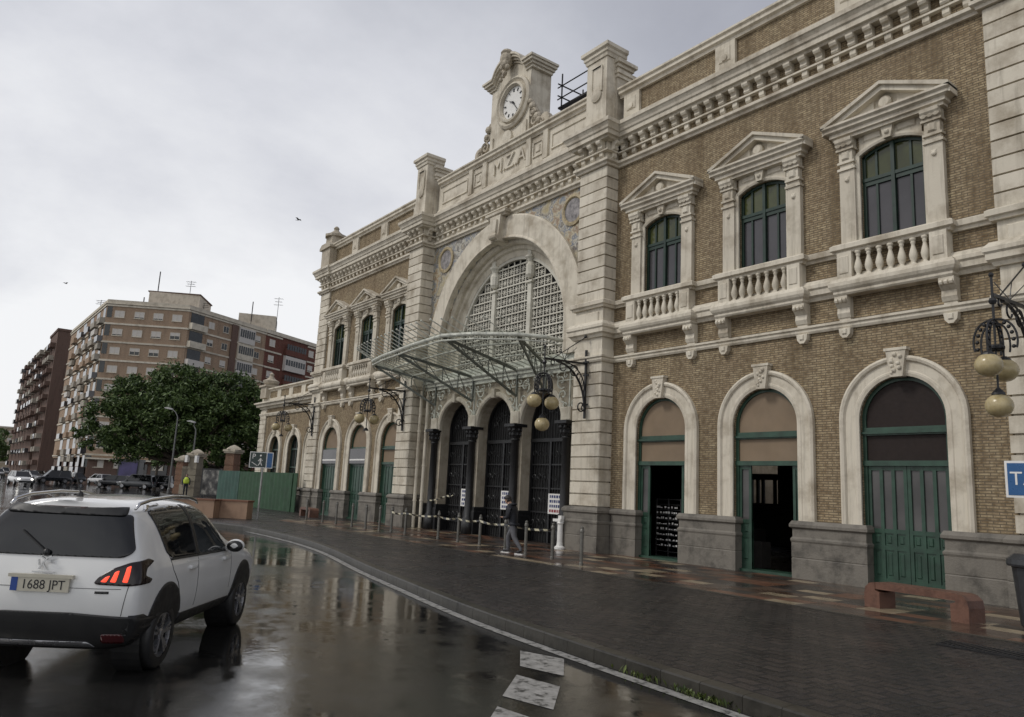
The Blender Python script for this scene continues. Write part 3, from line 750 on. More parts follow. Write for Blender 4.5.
g.box(x0+.1, x0+.28, YP-.06, YP+.1, 15.1, 15.7); g.box(x1-.28, x1-.1, YP-.06, YP+.1, 15.1, 15.7)
g.lathe([(.3,0), (.3,-.1), (.001,-.14)], (C,YP,15.35), 14, 'y')
for sg in (-1, 1):                                                   # stepped buttress behind the scrolls
    g.prism([(C+sg*1.27,15.0), (C+sg*2.15,15.0), (C+sg*2.0,15.35), (C+sg*1.55,15.6), (C+sg*1.27,16.4)], 'y', YP+.15, YP+.95)
cg = g.build('clock_gable', 'cream', st)
rnd = random.Random(5)
for sg in (-1, 1):
    s = MB()
    for t in range(16):
        u = t/15; s.ball((C+sg*(1.33+.75*u**1.4), YP+.1+rnd.uniform(-.1,.1), 16.35-1.15*u+rnd.uniform(-.05,.05)), rnd.uniform(.09,.17), 8, 6)
    for (dx, dz, r_) in ((1.45,15.85,.2), (1.6,15.5,.26), (1.95,15.3,.18)): scroll(s, C+sg*dx, YP+.02, dz, r_, 1.5, 0, .05, sg)
    s.lathe([(.27,.1), (.27,-.1), (.001,-.14)], (C+sg*2.12,YP+.15,15.38), 12, 'y')
    s.build('scroll_ornament', 'cream_d', cg)
s = MB()                                                             # shield crest on top
s.ball((C,YP-.3,18.55), .27, 10, 8, 1.35); s.lathe([(.2,-.1), (.26,0), (.2,.1), (.08,.16)], (C,YP-.28,18.86), 10)
for k in range(7): s.ball((C+rnd.uniform(-.22,.22), YP-.38, 18.35-.1*k), rnd.uniform(.1,.17)*(1-k*.08), 8, 6)
s.build('crest_ornament', 'cream_d', cg)
ck = MB(); ck.lathe([(.67,-.02), (.67,-.03), (.001,-.03)], (CX,YP,ZK), 40, 'y'); ckf = ck.build('clock_face', 'white', cg)
ck = MB()
for h in range(12):
    a = pi/2-h*pi/6
    p0 = (CX+.46*cos(a), YP-.04, ZK+.46*sin(a)); p1 = (CX+.59*cos(a), YP-.04, ZK+.59*sin(a)); ck.bar(p0, p1, .06 if h % 3 else .08, .012)
ck.build('hour_marks', 'iron', ckf)
ck = MB()
for ang, L_, w_ in ((radians(-52), .52, .05), (radians(148), .3, .07)):
    ck.bar((CX-.1*cos(ang), YP-.06, ZK-.1*sin(ang)), (CX+L_*cos(ang), YP-.06, ZK+L_*sin(ang)), w_, .015)
ck.lathe([(.05,-.05), (.05,-.08), (.001,-.08)], (CX,YP,ZK), 10, 'y')
ck.build('clock_hands', 'iron', ckf)

# glazed canopy over the entrance
cn = MB()
ZE = 6.6
edge = [(-28.25,-.55), (-28.3,-1.4), (-27.9,-2.1), (-27.0,-2.65), (-25.6,-2.95), (-24.4,-3.1), (-22.6,-3.35), (-20.5,-3.5), (-19.4,-3.0), (-18.4,-2.05), (-18.0,-1.2), (-18.05,-.5)]
cn.tube([(x,y,ZE) for x, y in edge], .065, 8); cn.tube([(x,y,ZE-.16) for x, y in edge], .028, 6)
for (a, b) in zip(edge, edge[1:]):
    n = max(2, int(math.dist(a, b)/.22))
    for i in range(n):
        t = i/n; x, y = a[0]+(b[0]-a[0])*t, a[1]+(b[1]-a[1])*t
        cn.tube([(x,y,ZE), (x,y,ZE-.16)], .01, 4)
cp = cn.build('canopy', 'canopy', st)
tr = [((-26.5,YP-.05), (-27.9,-2.1)), ((-23.8,YP-.05), (-24.4,-3.08)), ((-21.05,YP-.05), (-20.5,-3.48)), ((-19.45,YP-.05), (-18.4,-2.05))]
for (w0, e0) in tr:
    t = MB()
    A = Vector((w0[0],w0[1],6.0)); B = Vector((e0[0],e0[1],ZE-.02)); L_ = Vector((w0[0],w0[1],5.08))
    t.bar(A, B, .05, .09); t.bar(L_, B, .05, .08); t.bar(A, L_, .06, .06)
    for u in (.2, .4, .6, .8):
        t.bar(A.lerp(B, u), L_.lerp(B, u), .025, .03); t.bar(A.lerp(B, u), L_.lerp(B, u-.15), .02, .025)
    t.build('truss', 'canopy_d', cp)
pu = MB()
for fr in (.33, .66):
    pts = []
    for x in [-28.0+.55*i for i in range(19)]:
        ye = None
        for a, b in zip(edge[2:-2], edge[3:-2]):
            if a[0] <= x <= b[0]: ye = a[1]+(b[1]-a[1])*(x-a[0])/(b[0]-a[0])
        if ye is not None: pts.append((x, YP+(ye-YP)*fr, 6.02+(ZE-6.02)*fr+.04))
    pu.tube(pts, .03, 6)
pu.tube([(-28.2,YP-.1,6.02), (-18.1,YP-.1,6.02)], .05, 8)
pu.build('purlin', 'canopy', cp)
gb = MB(); gp = MB()
x = -28.0; prev = None
while x < -18.1:
    ye = None
    for a, b in zip(edge[1:], edge[2:]):
        lo, hi = min(a[0],b[0]), max(a[0],b[0])
        if lo <= x <= hi and hi-lo > .05:
            q = a[1]+(b[1]-a[1])*(x-a[0])/(b[0]-a[0]); ye = q if ye is None else min(ye, q)
    if ye is not None:
        oh = .75; L_ = YP-ye; sl = (ZE-6.02)/L_
        B = (x, ye-oh, ZE+.1+sl*oh+.16)
        gb.bar((x,YP-.1,6.08), (x,ye,ZE+.1), .025, .035); gb.bar((x,ye,ZE+.1), B, .022, .03); gb.ball(B, .035, 6, 5)
        if prev: gp.quad(prev[0], (x,YP-.1,6.1), (x,ye,ZE+.12), prev[1])
        prev = ((x,YP-.1,6.1), (x,ye,ZE+.12))
    x += .37
gb.build('glazing_bar', 'canopy', cp)
def clear_glass():
    m = bpy.data.materials.new('dirty_clear_glass'); m.use_nodes = True; nt = m.node_tree; b = nt.nodes['Principled BSDF']
    tr_ = N(nt, 'ShaderNodeBsdfTransparent'); tr_.inputs[0].default_value = (.82,.85,.82,1)
    mx = N(nt, 'ShaderNodeMixShader'); n = noise(nt, objvec(nt), 1.5, 4)
    r_ = ramp(nt, [(.35, (.06,)*3), (.7, (.38,)*3)]); lk(nt, n.outputs[0], r_.inputs[0]); lk(nt, r_.outputs[0], mx.inputs[0])
    b.inputs['Base Color'].default_value = (.3,.31,.28,1); b.inputs['Roughness'].default_value = .12
    lk(nt, tr_.outputs[0], mx.inputs[1]); lk(nt, b.outputs[0], mx.inputs[2]); lk(nt, mx.outputs[0], nt.nodes['Material Output'].inputs[0])
    return m
M['clear'] = clear_glass()
gp.build('canopy_glass', 'clear', cp)

# ------------------------------------------------------------------ single-storey annexes
def annex(x0, x1, y, bays, label, finial_x):
    a = empty('station_annex', ((x0+x1)/2, y, ZG), label=label, cat='annex')
    w = MB(); wall_face(w, x0, x1, -.2, 7.4, y, .35, [(b, .8, -.2, 3.62, None) for b in bays])
    w.quad((x0,y,-.2), (x0,y+11,-.2), (x0,y+11,7.4), (x0,y,7.4)); w.quad((x1,y,-.2), (x1,y+11,-.2), (x1,y+11,7.4), (x1,y,7.4))
    w.quad((x0,y+11,-.2), (x1,y+11,-.2), (x1,y+11,7.4), (x0,y+11,7.4)); w.build('brick_wall', 'brick', a)
    r = MB(); r.box(x0, x1, y+.3, y+11, 6.6, 6.8); r.build('roof', 'roofgrey', a)
    e = [x0] + [q for b in bays for q in (b-.8, b+.8)] + [x1]
    for q0, q1 in zip(e[::2], e[1::2]):
        p = MB(); p.mould([(q0,y+.3), (q0,y), (q1,y), (q1,y+.3)], [(o*.9-(.001 if o == 0 else 0), z) for o, z in PLP]); p.build('plinth', 'plinth', a)
    c = MB(); P = [(x0,y+.6), (x0,y), (x1,y)]
    c.mould(P, [(-.02,5.72), (.08,5.74), (.13,5.86), (.13,5.92), (-.02,5.94)])
    c.mould(P, [(-.02,6.2), (.1,6.2), (.14,6.3), (.3,6.34), (.32,6.46), (.44,6.52), (.44,6.6), (.1,6.72), (-.02,6.74)])
    c.build('cornice', 'cream', a)
    c = MB(); c.mould(P, [(-.3,7.3), (.04,7.3), (.08,7.38), (.18,7.42), (.18,7.5), (-.3,7.56)]); c.mould(P, [(-.1,6.7), (.04,6.7), (.04,6.86), (-.1,6.88)])
    for x in spread(x0, x1, 2.0)+[x0+.3]: c.box(x-.3, x+.3, y-.05, y+.2, 6.7, 7.32)
    c.build('parapet', 'cream', a)
    f = MB(); x = finial_x
    f.box(x-.5, x+.5, y-.3, y+.6, 6.9, 7.7); f.box(x-.6, x+.6, y-.4, y+.7, 7.62, 7.74)
    f.lathe([(.35,0), (.5,.15), (.55,.3), (.3,.42), (.18,.55), (.12,.65), (.16,.75), (.02,.88)], (x,y+.15,7.74), 8); f.build('corner_finial', 'cream_d', a)
    for b in bays:
        surround(b, a, .8, 1.42, 3.62, y)
        d = MB(); o = arch_outline(b, .8, ZG, 3.62, 24); yy = y+.22
        d.ring(o, [(0,yy-.04), (-.08,yy-.04), (-.08,yy+.06), (0,yy+.06)])
        for z in (1.5, 2.5, 3.55): d.box(b-.8, b+.8, yy-.05, yy+.05, z, z+.1)
        d.box(b-.04, b+.04, yy-.04, yy+.04, .2, 4.4); d.box(b-.8, b+.8, yy-.01, yy+.03, .14, 1.5)
        fr = d.build('window', 'green_d', a)
        g = MB(); arch_fill(g, arch_outline(b, .76, 1.5, 3.62, 24), yy+.02); g.build('pane', 'glass', fr)
    n = 16; pl = MB()
    for i in range(n):
        h = (6.1-1.44)/n; pl.box(x0, x0+1.05, y-.08, y+.2, 1.44+i*h+.018, 1.44+(i+1)*h-.018)
    pl.box(x0+.03, x0+1.02, y-.05, y+.2, 1.4, 6.2); pl.build('rusticated_pilaster', 'cream', a)
    return a
annex(-48.9, -39.2, .6, [-46.0, -42.9, -39.98], 'low single storey brick annex with arched windows behind the green hoarding', -48.2)
# ------------------------------------------------------------------ ground
def wet_mat(name, build):
    m, nt, b = new_mat(name); build(m, nt, b); return m
def asphalt(m, nt, b):
    v = objvec(nt)
    n1 = noise(nt, v, 60, 4, .7); n2 = noise(nt, v, .35, 5, .6); n3 = noise(nt, v, 2.2, 5, .65)
    r = ramp(nt, [(.3, (.008,.008,.008)), (.7, (.028,.027,.025))]); lk(nt, n1.outputs[0], r.inputs[0])
    p = ramp(nt, [(.35, (.6,)*3), (.62, (1.15,)*3)]); lk(nt, n2.outputs[0], p.inputs[0])
    lk(nt, mixc(nt, 1., r.outputs[0], p.outputs[0], 'MULTIPLY'), b.inputs['Base Color'])
    s = math_(nt, 'ADD', math_(nt, 'MULTIPLY', n2.outputs[0], .6), math_(nt, 'MULTIPLY', n3.outputs[0], .4))
    q = ramp(nt, [(.42, (.02,)*3), (.54, (.06,)*3), (.68, (.13,)*3)]); lk(nt, s, q.inputs[0]); lk(nt, q.outputs[0], b.inputs['Roughness'])
    b.inputs['Specular IOR Level'].default_value = .5; b.inputs['IOR'].default_value = 1.85
    f = ramp(nt, [(.45, (.02,)*3), (.62, (.45,)*3)]); lk(nt, s, f.inputs[0])
    bn = N(nt, 'ShaderNodeBump'); bn.inputs['Distance'].default_value = .005; lk(nt, f.outputs[0], bn.inputs['Strength'])
    h = math_(nt, 'ADD', n1.outputs[0], math_(nt, 'MULTIPLY', noise(nt, v, 14, 3).outputs[0], .8))
    lk(nt, h, bn.inputs['Height'])
    b2 = N(nt, 'ShaderNodeBump'); b2.inputs['Strength'].default_value = .045; b2.inputs['Distance'].default_value = .05
    lk(nt, n3.outputs[0], b2.inputs['Height']); lk(nt, bn.outputs[0], b2.inputs['Normal']); lk(nt, b2.outputs[0], b.inputs['Normal'])
M['asphalt'] = wet_mat('wet_asphalt', asphalt)
def setts(m, nt, b):
    v = objvec(nt); mp = N(nt, 'ShaderNodeMapping'); mp.inputs['Rotation'].default_value = (0,0,radians(4)); lk(nt, v, mp.inputs[0])
    w = noise(nt, v, 1.5, 2); va = mixc(nt, .04, mp.outputs[0], w.outputs['Color'])
    t = N(nt, 'ShaderNodeTexBrick'); lk(nt, va, t.inputs['Vector']); t.inputs['Scale'].default_value = 1
    t.inputs['Brick Width'].default_value = .25; t.inputs['Row Height'].default_value = .17; t.inputs['Mortar Size'].default_value = .02; t.inputs['Mortar Smooth'].default_value = .6
    t.inputs['Color1'].default_value = (.038,.031,.027,1); t.inputs['Color2'].default_value = (.015,.013,.012,1); t.inputs['Mortar'].default_value = (.007,.006,.006,1)
    big = noise(nt, v, .5, 4); p = ramp(nt, [(.35, (.7,)*3), (.65, (1.2,1.1,1.05))]); lk(nt, big.outputs[0], p.inputs[0])
    lk(nt, mixc(nt, 1., t.outputs['Color'], p.outputs[0], 'MULTIPLY'), b.inputs['Base Color'])
    q = ramp(nt, [(.35, (.2,)*3), (.65, (.42,)*3)]); lk(nt, noise(nt, v, 1.1, 4).outputs[0], q.inputs[0]); lk(nt, q.outputs[0], b.inputs['Roughness'])
    h = math_(nt, 'SUBTRACT', 1., t.outputs['Fac']); h = math_(nt, 'ADD', h, math_(nt, 'MULTIPLY', noise(nt, v, 25, 4).outputs[0], .8))
    bump(nt, b, h, 1., .06)
M['setts'] = wet_mat('wet_dark_setts', setts)
def tiles(m, nt, b):
    v = objvec(nt)
    mp = N(nt, 'ShaderNodeMapping'); mp.inputs['Scale'].default_value = (1/.62, 1/.4, 0); lk(nt, v, mp.inputs[0])
    fl = N(nt, 'ShaderNodeVectorMath', operation='FLOOR'); lk(nt, mp.outputs[0], fl.inputs[0])
    wn = N(nt, 'ShaderNodeTexWhiteNoise', noise_dimensions='3D'); lk(nt, fl.outputs[0], wn.inputs['Vector'])
    r = ramp(nt, [(0, (.065,.04,.028)), (.2, (.042,.035,.031)), (.40, (.135,.066,.04)), (.58, (.085,.055,.038)), (.72, (.28,.225,.15)), (.86, (.035,.028,.024))], 'CONSTANT')
    lk(nt, wn.outputs['Value'], r.inputs[0])
    t = N(nt, 'ShaderNodeTexBrick'); t.offset = 0; lk(nt, v, t.inputs['Vector']); t.inputs['Scale'].default_value = 1
    t.inputs['Brick Width'].default_value = .62; t.inputs['Row Height'].default_value = .4; t.inputs['Mortar Size'].default_value = .008
    n = noise(nt, v, 5, 5); p = ramp(nt, [(.3, (.7,)*3), (.7, (1.15,)*3)]); lk(nt, n.outputs[0], p.inputs[0])
    c = mixc(nt, 1., r.outputs[0], p.outputs[0], 'MULTIPLY'); c = mixc(nt, t.outputs['Fac'], c, (.012,.01,.009)); lk(nt, c, b.inputs['Base Color'])
    q = ramp(nt, [(.38, (.16,)*3), (.6, (.45,)*3)]); lk(nt, noise(nt, v, .9, 4).outputs[0], q.inputs[0]); lk(nt, q.outputs[0], b.inputs['Roughness'])
    bump(nt, b, math_(nt, 'SUBTRACT', noise(nt, v, 8, 3).outputs[0], t.outputs['Fac']), .25, .01)
M['tiles'] = wet_mat('wet_mixed_paving_tiles', tiles)
M['kerb'] = stone_mat('dark_wet_kerb_granite', (.046,.043,.036), (.02,.019,.016), rough=.35, scale=3)
def paint(m, nt, b):
    v = objvec(nt); n = noise(nt, v, 9, 6, .7); r = ramp(nt, [(.38, (.045,.045,.042)), (.47, (.27,.265,.25)), (.7, (.42,.41,.39))]); lk(nt, n.outputs[0], r.inputs[0])
    lk(nt, r.outputs[0], b.inputs['Base Color']); b.inputs['Roughness'].default_value = .35
    bump(nt, b, noise(nt, v, 60, 4).outputs[0], .3, .01)
M['paint'] = wet_mat('worn_white_road_paint', paint)
M['whiteline'] = M['paint']
g = MB(); g.quad((-900,-500,0), (400,-500,0), (400,700,0), (-900,700,0)); tag(g.build('road', 'asphalt'), kind='structure')
KERB = [(30,-11.0), (4,-10.5), (-2,-10.33), (-4.2,-10.22), (-6.7,-10.0), (-9,-9.72), (-11.8,-9.18), (-14.6,-8.6), (-17.7,-7.86), (-20,-7.45), (-22.5,-7.2), (-26,-7.15), (-28.5,-7.7), (-30.6,-8.35), (-32.6,-8.55), (-34.5,-7.9), (-38,-6.2), (-45,-3.9), (-55,-1.6), (-66,.0), (-76,1.2), (-84,4.5), (-90,12), (-98,30), (-105,60)]
def smooth_line(P, n=5):
    out = []
    for i in range(len(P)-1):
        p0, p1, p2, p3 = (Vector(P[max(0,i-1)]), Vector(P[i]), Vector(P[i+1]), Vector(P[min(len(P)-1,i+2)]))
        for k in range(n):
            t = k/n; out.append(tuple(.5*((2*p1)+(p2-p0)*t+(2*p0-5*p1+4*p2-p3)*t*t+(3*p1-p0-3*p2+p3)*t**3)))
    return out+[tuple(P[-1])]
KL = smooth_line(KERB)
def offset(P, d):
    out = []
    for i, p in enumerate(P):
        a = Vector(P[max(0,i-1)]); b = Vector(P[min(len(P)-1,i+1)]); t = (b-a).normalized(); out.append((p[0]+t.y*d, p[1]-t.x*d))
    return out
KI = offset(KL, .16)
s = MB()
for a, b in zip(KI, KI[1:]): s.quad((a[0],a[1],ZG), (b[0],b[1],ZG), (b[0],80,ZG), (a[0],80,ZG))
tag(s.build('pavement', 'setts'), kind='structure')
k = MB()
pr = [(0,-.02), (0,.125), (.015,.14), (.16,.146), (.165,.1)]
L = 0
for i in range(len(KL)-1):
    a, b = Vector(KL[i]), Vector(KL[i+1]); n = max(1, round((b-a).length/1.1)) if i < 90 else 1
    ti = (Vector(KI[i])-a).normalized(); tj = (Vector(KI[i+1])-b).normalized()
    for q in range(n):
        u0, u1 = q/n+.006, (q+1)/n-.006
        vs = []
        for u in (u0, u1):
            p = a.lerp(b, u); t = ti.lerp(tj, u).normalized()
            vs += [(p.x+t.x*o, p.y+t.y*o, z) for o, z in pr]
        m_ = len(pr); k.add(vs, [tuple(range(m_)), tuple(range(2*m_-1,m_-1,-1))]+[(j,(j+1)%m_,m_+(j+1)%m_,m_+j) for j in range(m_)])
tag(k.build('kerb', 'kerb'), kind='structure')
t = MB(); t.quad((-31.5,-4.35,ZG+.004), (-2,-4.35,ZG+.004), (-2,.3,ZG+.004), (-31.5,.3,ZG+.004)); tag(t.build('pavement_tiles', 'tiles'), kind='structure')
t = MB(); t.box(-31.5, -2, -4.47, -4.36, .1, ZG+.006); tag(t.build('pavement_edging', 'kerb'), kind='structure')
m_ = MB()
A, B = offset(KL, -.05), offset(KL, -.19)
for i in range(len(KL)-1):
    if -26 < KL[i][0] < 5:
        m_.quad((A[i][0],A[i][1],.004), (A[i+1][0],A[i+1][1],.004), (B[i+1][0],B[i+1][1],.004), (B[i][0],B[i][1],.004))
tag(m_.build('road_marking', 'whiteline'), kind='structure')
m_ = MB()
for q in ([(-6.98,-10.45),(-6.44,-10.27),(-5.86,-10.78),(-6.38,-10.92)], [(-6.1,-11.18),(-5.56,-11.09),(-5.01,-11.64),(-5.54,-11.77)], [(-5.3,-12.0),(-4.72,-11.92),(-4.2,-12.5),(-4.7,-12.62)], [(-4.5,-12.85),(-3.9,-12.78),(-3.4,-13.35),(-3.9,-13.45)]):
    m_.quad(*[(x,y,.004) for x, y in q])
tag(m_.build('road_marking', 'paint'), kind='structure')
m_ = MB()                                                            # far lane lines
for x in range(-48, -110, -6): m_.quad((x,-9.3,.004), (x-2.6,-9.2,.004), (x-2.6,-9.05,.004), (x,-9.15,.004))
for y0 in (-4.2, -5.2, -6.2): m_.quad((-57,y0,.004), (-60.5,y0,.004), (-60.5,y0+.5,.004), (-57,y0+.5,.004))
tag(m_.build('road_marking', 'paint'), kind='structure')
# weeds at the foot of the kerb
def leaf_mat(name, lo, hi):
    m, nt, b = new_mat(name); oi = N(nt, 'ShaderNodeNewGeometry')
    wn = noise(nt, objvec(nt), 2.2, 3); mx = math_(nt, 'ADD', math_(nt, 'MULTIPLY', oi.outputs['Random Per Island'], .7), math_(nt, 'MULTIPLY', wn.outputs[0], .4))
    r = ramp(nt, [(.15, lo), (.85, hi)]); lk(nt, mx, r.inputs[0]); lk(nt, r.outputs[0], b.inputs['Base Color'])
    b.inputs['Roughness'].default_value = .5; b.inputs['Specular IOR Level'].default_value = .35
    return m
M['leaf'] = leaf_mat('ficus_foliage', (.020,.042,.012), (.105,.155,.045))
M['leaf2'] = leaf_mat('weed_foliage', (.03,.05,.012), (.10,.13,.03))
M['bark'] = simple('tree_bark', (.075,.06,.045), .85, var=.35, bmp=.5)
wd = MB(); rnd = random.Random(11)
for i in range(320):
    j = rnd.choice([0,0,1,2,3])
    ctr = [(-4.6,-10.17), (-4.3,-10.15), (-5.4,-10.1), (-3.7,-10.22)][min(j,3)]
    x = ctr[0]+rnd.gauss(0,.16); y = ctr[1]+rnd.gauss(0,.03)-.03; h = rnd.uniform(.02,.085); a = rnd.uniform(0,6.3)
    dx, dy = cos(a)*h*.7, sin(a)*h*.7
    wd.quad((x,y,.0), (x+dx*.5-dy*.3,y+dy*.5+dx*.3,h*.6), (x+dx,y+dy,h), (x+dx*.5+dy*.3,y+dy*.5-dx*.3,h*.6))
tag(wd.build('weeds', 'leaf2'), 'small green weeds growing in the gutter along the kerb', 'weeds', kind='stuff')
d = MB(); d.box(-4.6,-2.6,-5.75,-5.35,ZG+.002,ZG+.02)
for i in range(40): d.box(-4.58+i*.05, -4.56+i*.05, -5.72, -5.38, ZG+.02, ZG+.03)
tag(d.build('drain_grate', 'iron'), 'long dark iron drain grate let into the setts near the bin', 'drain grate')

# ------------------------------------------------------------------ wall lamps
def make_lamp():
    o = empty('wall_lamp', (0,0,0)); local(o)
    b = MB()
    b.box(-.035, .035, -.05, 0, -.95, 1.15)
    for z in (-.55, .35, .75): b.box(-.12, .12, -.04, 0, z, z+.05)
    for z in (-.62,): 
        b.tube([(0,-.05+(-.13+.13*cos(t*.5)), z+.13*sin(t*.5)) for t in range(13)], .022, 6)
        b.tube([(0,-.05+(.09*cos(t*.6))-.02, z-.02+.09*sin(t*.6)) for t in range(11)], .018, 6)
    b.bar((0,-.03,.72), (0,-1.66,.66), .05, .06)
    q = [(0,-.06-1.15*(1-cos(t)), -.6+1.24*sin(t)) for t in [i*pi/2/12 for i in range(13)]]
    b.tube(q, .032, 6); q2 = [(0,p[1]-.0,p[2]) for p in q]
    b.tube([(0,-.06-.8*(1-cos(t)), -.1+.76*sin(t)) for t in [i*pi/2/10 for i in range(11)]], .02, 6)
    for i in range(2, 11, 1): b.bar(q[i], (0, -.06-.8*(1-cos(i*pi/24)), -.1+.76*sin(i*pi/24)), .014)
    for cy, cz, r in ((-.95,.5,.12), (-.5,.45,.16), (-1.35,.58,.07)):
        b.tube([(0,cy+r*cos(t*.5),cz+r*sin(t*.5)) for t in range(13)], .018, 6)
    b.bar((0,-1.35,.7), (0,-.06,1.55), .022); b.ball((0,-.08,1.56), .05, 8, 6)
    for a in (-.5, 0, .5): b.bar((0,-.9,.72), (a*.5,-.75+a*.2,1.1), .014); 
    b.build('bracket', 'iron', o)
    s = MB(); y = -1.66
    s.tube([(0,y,1.0), (0,y,-.1)], .022, 8); s.ball((0,y,1.02), .045, 8, 6); s.tube([(0,y,-.1), (0,y,-1.05)], .018, 8)
    s.lathe([(.05,.5), (.07,.55), (.05,.6)], (0,y,0), 8)
    for ax in (0, 1):
        for sg in (-1, 1):
            pts = [(.34*sin(t)**.8 if t > 0 else 0, .22-.62*(1-cos(t))*.62) for t in [i*pi*.62/12 for i in range(13)]]
            s.tube([((sg*u if ax else 0), y+(0 if ax else sg*u), z) for u, z in pts], .019, 6)
            s.tube([((sg*u*.66 if ax else 0), y+(0 if ax else sg*u*.66), z-.07) for u, z in pts], .018, 6)
            for k in range(3, 12, 2): s.ball(((sg*pts[k][0]*.83 if ax else 0), y+(0 if ax else sg*pts[k][0]*.83), pts[k][1]-.03), .035, 6, 5)
    for sg in (-1, 1):
        s.tube([(0,y+sg*.32,-.05), (0,y+sg*.33,-.42)], .018, 6); s.lathe([(.05,0), (.1,-.04), (.12,-.08)], (0,y+sg*.33,-.38), 10)
    for t in range(8): s.ball((.1*cos(t*pi/4), y+.1*sin(t*pi/4), -.28), .05, 6, 5)
    s.lathe([(.03,.1), (.1,.02), (.11,-.02)], (0,y,-1.07), 10)
    s.build('hanger', 'iron', o)
    for cy, cz in ((y-.33,-.62), (y+.33,-.62), (y,-1.27)):
        gmb = MB(); gmb.smooth = True; gmb.ball((0,cy,cz), .215, 20, 14, .93); gmb.build('globe', 'globe', o)
    return o
lamp = make_lamp()
LAMP = [((-16.8,-.55,4.98), 'iron bracket lamp with three globes on the pillar between canopy and right wing'),
        ((-5.14,-.18,4.85), 'iron bracket lamp with three yellowed globes above the blue taxi sign'),
        ((-28.05,-.53,5.0), 'iron bracket lamp with globes on the pillar at the left end of the glass canopy'),
        ((-38.6,-.12,5.1), 'iron bracket lamp with globes above the annex windows and green hoarding')]
for i, (p, l) in enumerate(LAMP):
    o = lamp if i == 0 else copy_tree(lamp); o.location = p
    tag(o, l, 'wall lamp', 'wall lamps on iron brackets')
for o in [q for q in bpy.data.objects if q.name.startswith('wall_lamp') and q.location.x < -25]:
    g_ = sorted([c for c in kids(o) if c.name.startswith('globe')], key=lambda c: min(v.co.z for v in c.data.vertices))[0]; bpy.data.objects.remove(g_)

# ------------------------------------------------------------------ bollards and tape
def make_bollard():
    b = MB(); b.lathe([(.05,0), (.05,.06), (.042,.08), (.042,.74), (.052,.76), (.052,.8), (.035,.84), (.04,.87), (.01,.9)], (0,0,0), 12)
    return b.build('bollard', 'bollard')
M['bollard'] = simple('wet_grey_bollard_steel', (.13,.125,.11), .35, .3, var=.3)
BOL = [(-31.6,-2.9), (-29.9,-2.9), (-28.7,-2.85), (-27.05,-2.95), (-25.9,-2.95), (-25.1,-2.8), (-24.2,-2.8), (-23.3,-2.75), (-21.4,-2.6), (-20.0,-2.75), (-18.9,-2.7), (-17.1,-3.1), (-15.75,-3.45), (-14.8,-3.35), (-13.4,-3.65)]
BLAB = ['slim grey bollard farthest from the entrance, beside the red bench', 'slim grey bollard before the first green door of the left wing', 'slim grey bollard before the left wing, between first and second doors', 'slim grey bollard opposite the second green door of the left wing', 'slim grey bollard just past the second green door towards the canopy', 'slim grey bollard before the third green door of the left wing', 'slim grey bollard opposite the left pillar, before the tape begins', 'slim grey bollard where the striped tape starts near the drainpipe', 'slim grey bollard under the canopy, left of the first notice', 'slim grey bollard under the canopy, right below the first notice', 'slim grey bollard under the canopy, between the first and second notices', 'slim grey bollard just left of the walking person', 'slim grey bollard just behind the walking person', 'slim grey bollard at the tape end near the white post', 'slim grey bollard before the right pillar base, nearest the camera']
bol = make_bollard()
for i, ((x, y), l) in enumerate(zip(BOL, BLAB)):
    o = bol if i == 0 else copy_tree(bol); o.location = (x, y, ZG); tag(o, l, 'bollard', 'bollards along the station front')
def tape_mat():
    m, nt, b = new_mat('striped_barrier_tape'); v = objvec(nt); s = N(nt, 'ShaderNodeSeparateXYZ'); lk(nt, v, s.inputs[0])
    w = math_(nt, 'FRACT', math_(nt, 'MULTIPLY', math_(nt, 'ADD', math_(nt, 'ADD', s.outputs[0], s.outputs[2]), s.outputs[1]), 2.6))
    r = ramp(nt, [(.0, (.42,.39,.28)), (.5, (.02,.02,.02))], 'CONSTANT'); lk(nt, w, r.inputs[0]); lk(nt, r.outputs[0], b.inputs['Base Color']); b.inputs['Roughness'].default_value = .35
    return m
M['tape'] = tape_mat()
def tape(pts, label, sag=.05):
    t = MB(); h = .052; n = 8
    for a, b in zip(pts, pts[1:]):
        prev = None
        for i in range(n+1):
            u = i/n; z = a[2]+(b[2]-a[2])*u-sag*4*u*(1-u); x = a[0]+(b[0]-a[0])*u; y = a[1]+(b[1]-a[1])*u; tw = .025*sin(u*9+a[0])
            q = [(x,y+tw,z+h/2), (x,y-tw,z-h/2), (x,y-tw+.004,z-h/2), (x,y+tw+.004,z+h/2)]
            if prev: t.add(prev+q, [(0,1,5,4), (1,2,6,5), (2,3,7,6), (3,0,4,7)])
            prev = q
    tag(t.build('barrier_tape', 'tape', None), label, 'barrier tape', 'striped barrier tapes')
tape([(x,y-.05,ZG+.72) for x, y in BOL[6:12]]+[(BOL[13][0],BOL[13][1]-.05,ZG+.72)], 'long striped barrier tape strung along the bollards before the entrance')
tape([(-26.4,-.1,1.25), (-24.6,-.3,1.5), (-23.95,-.45,1.55)], 'short striped barrier tape strung from left column to second column')

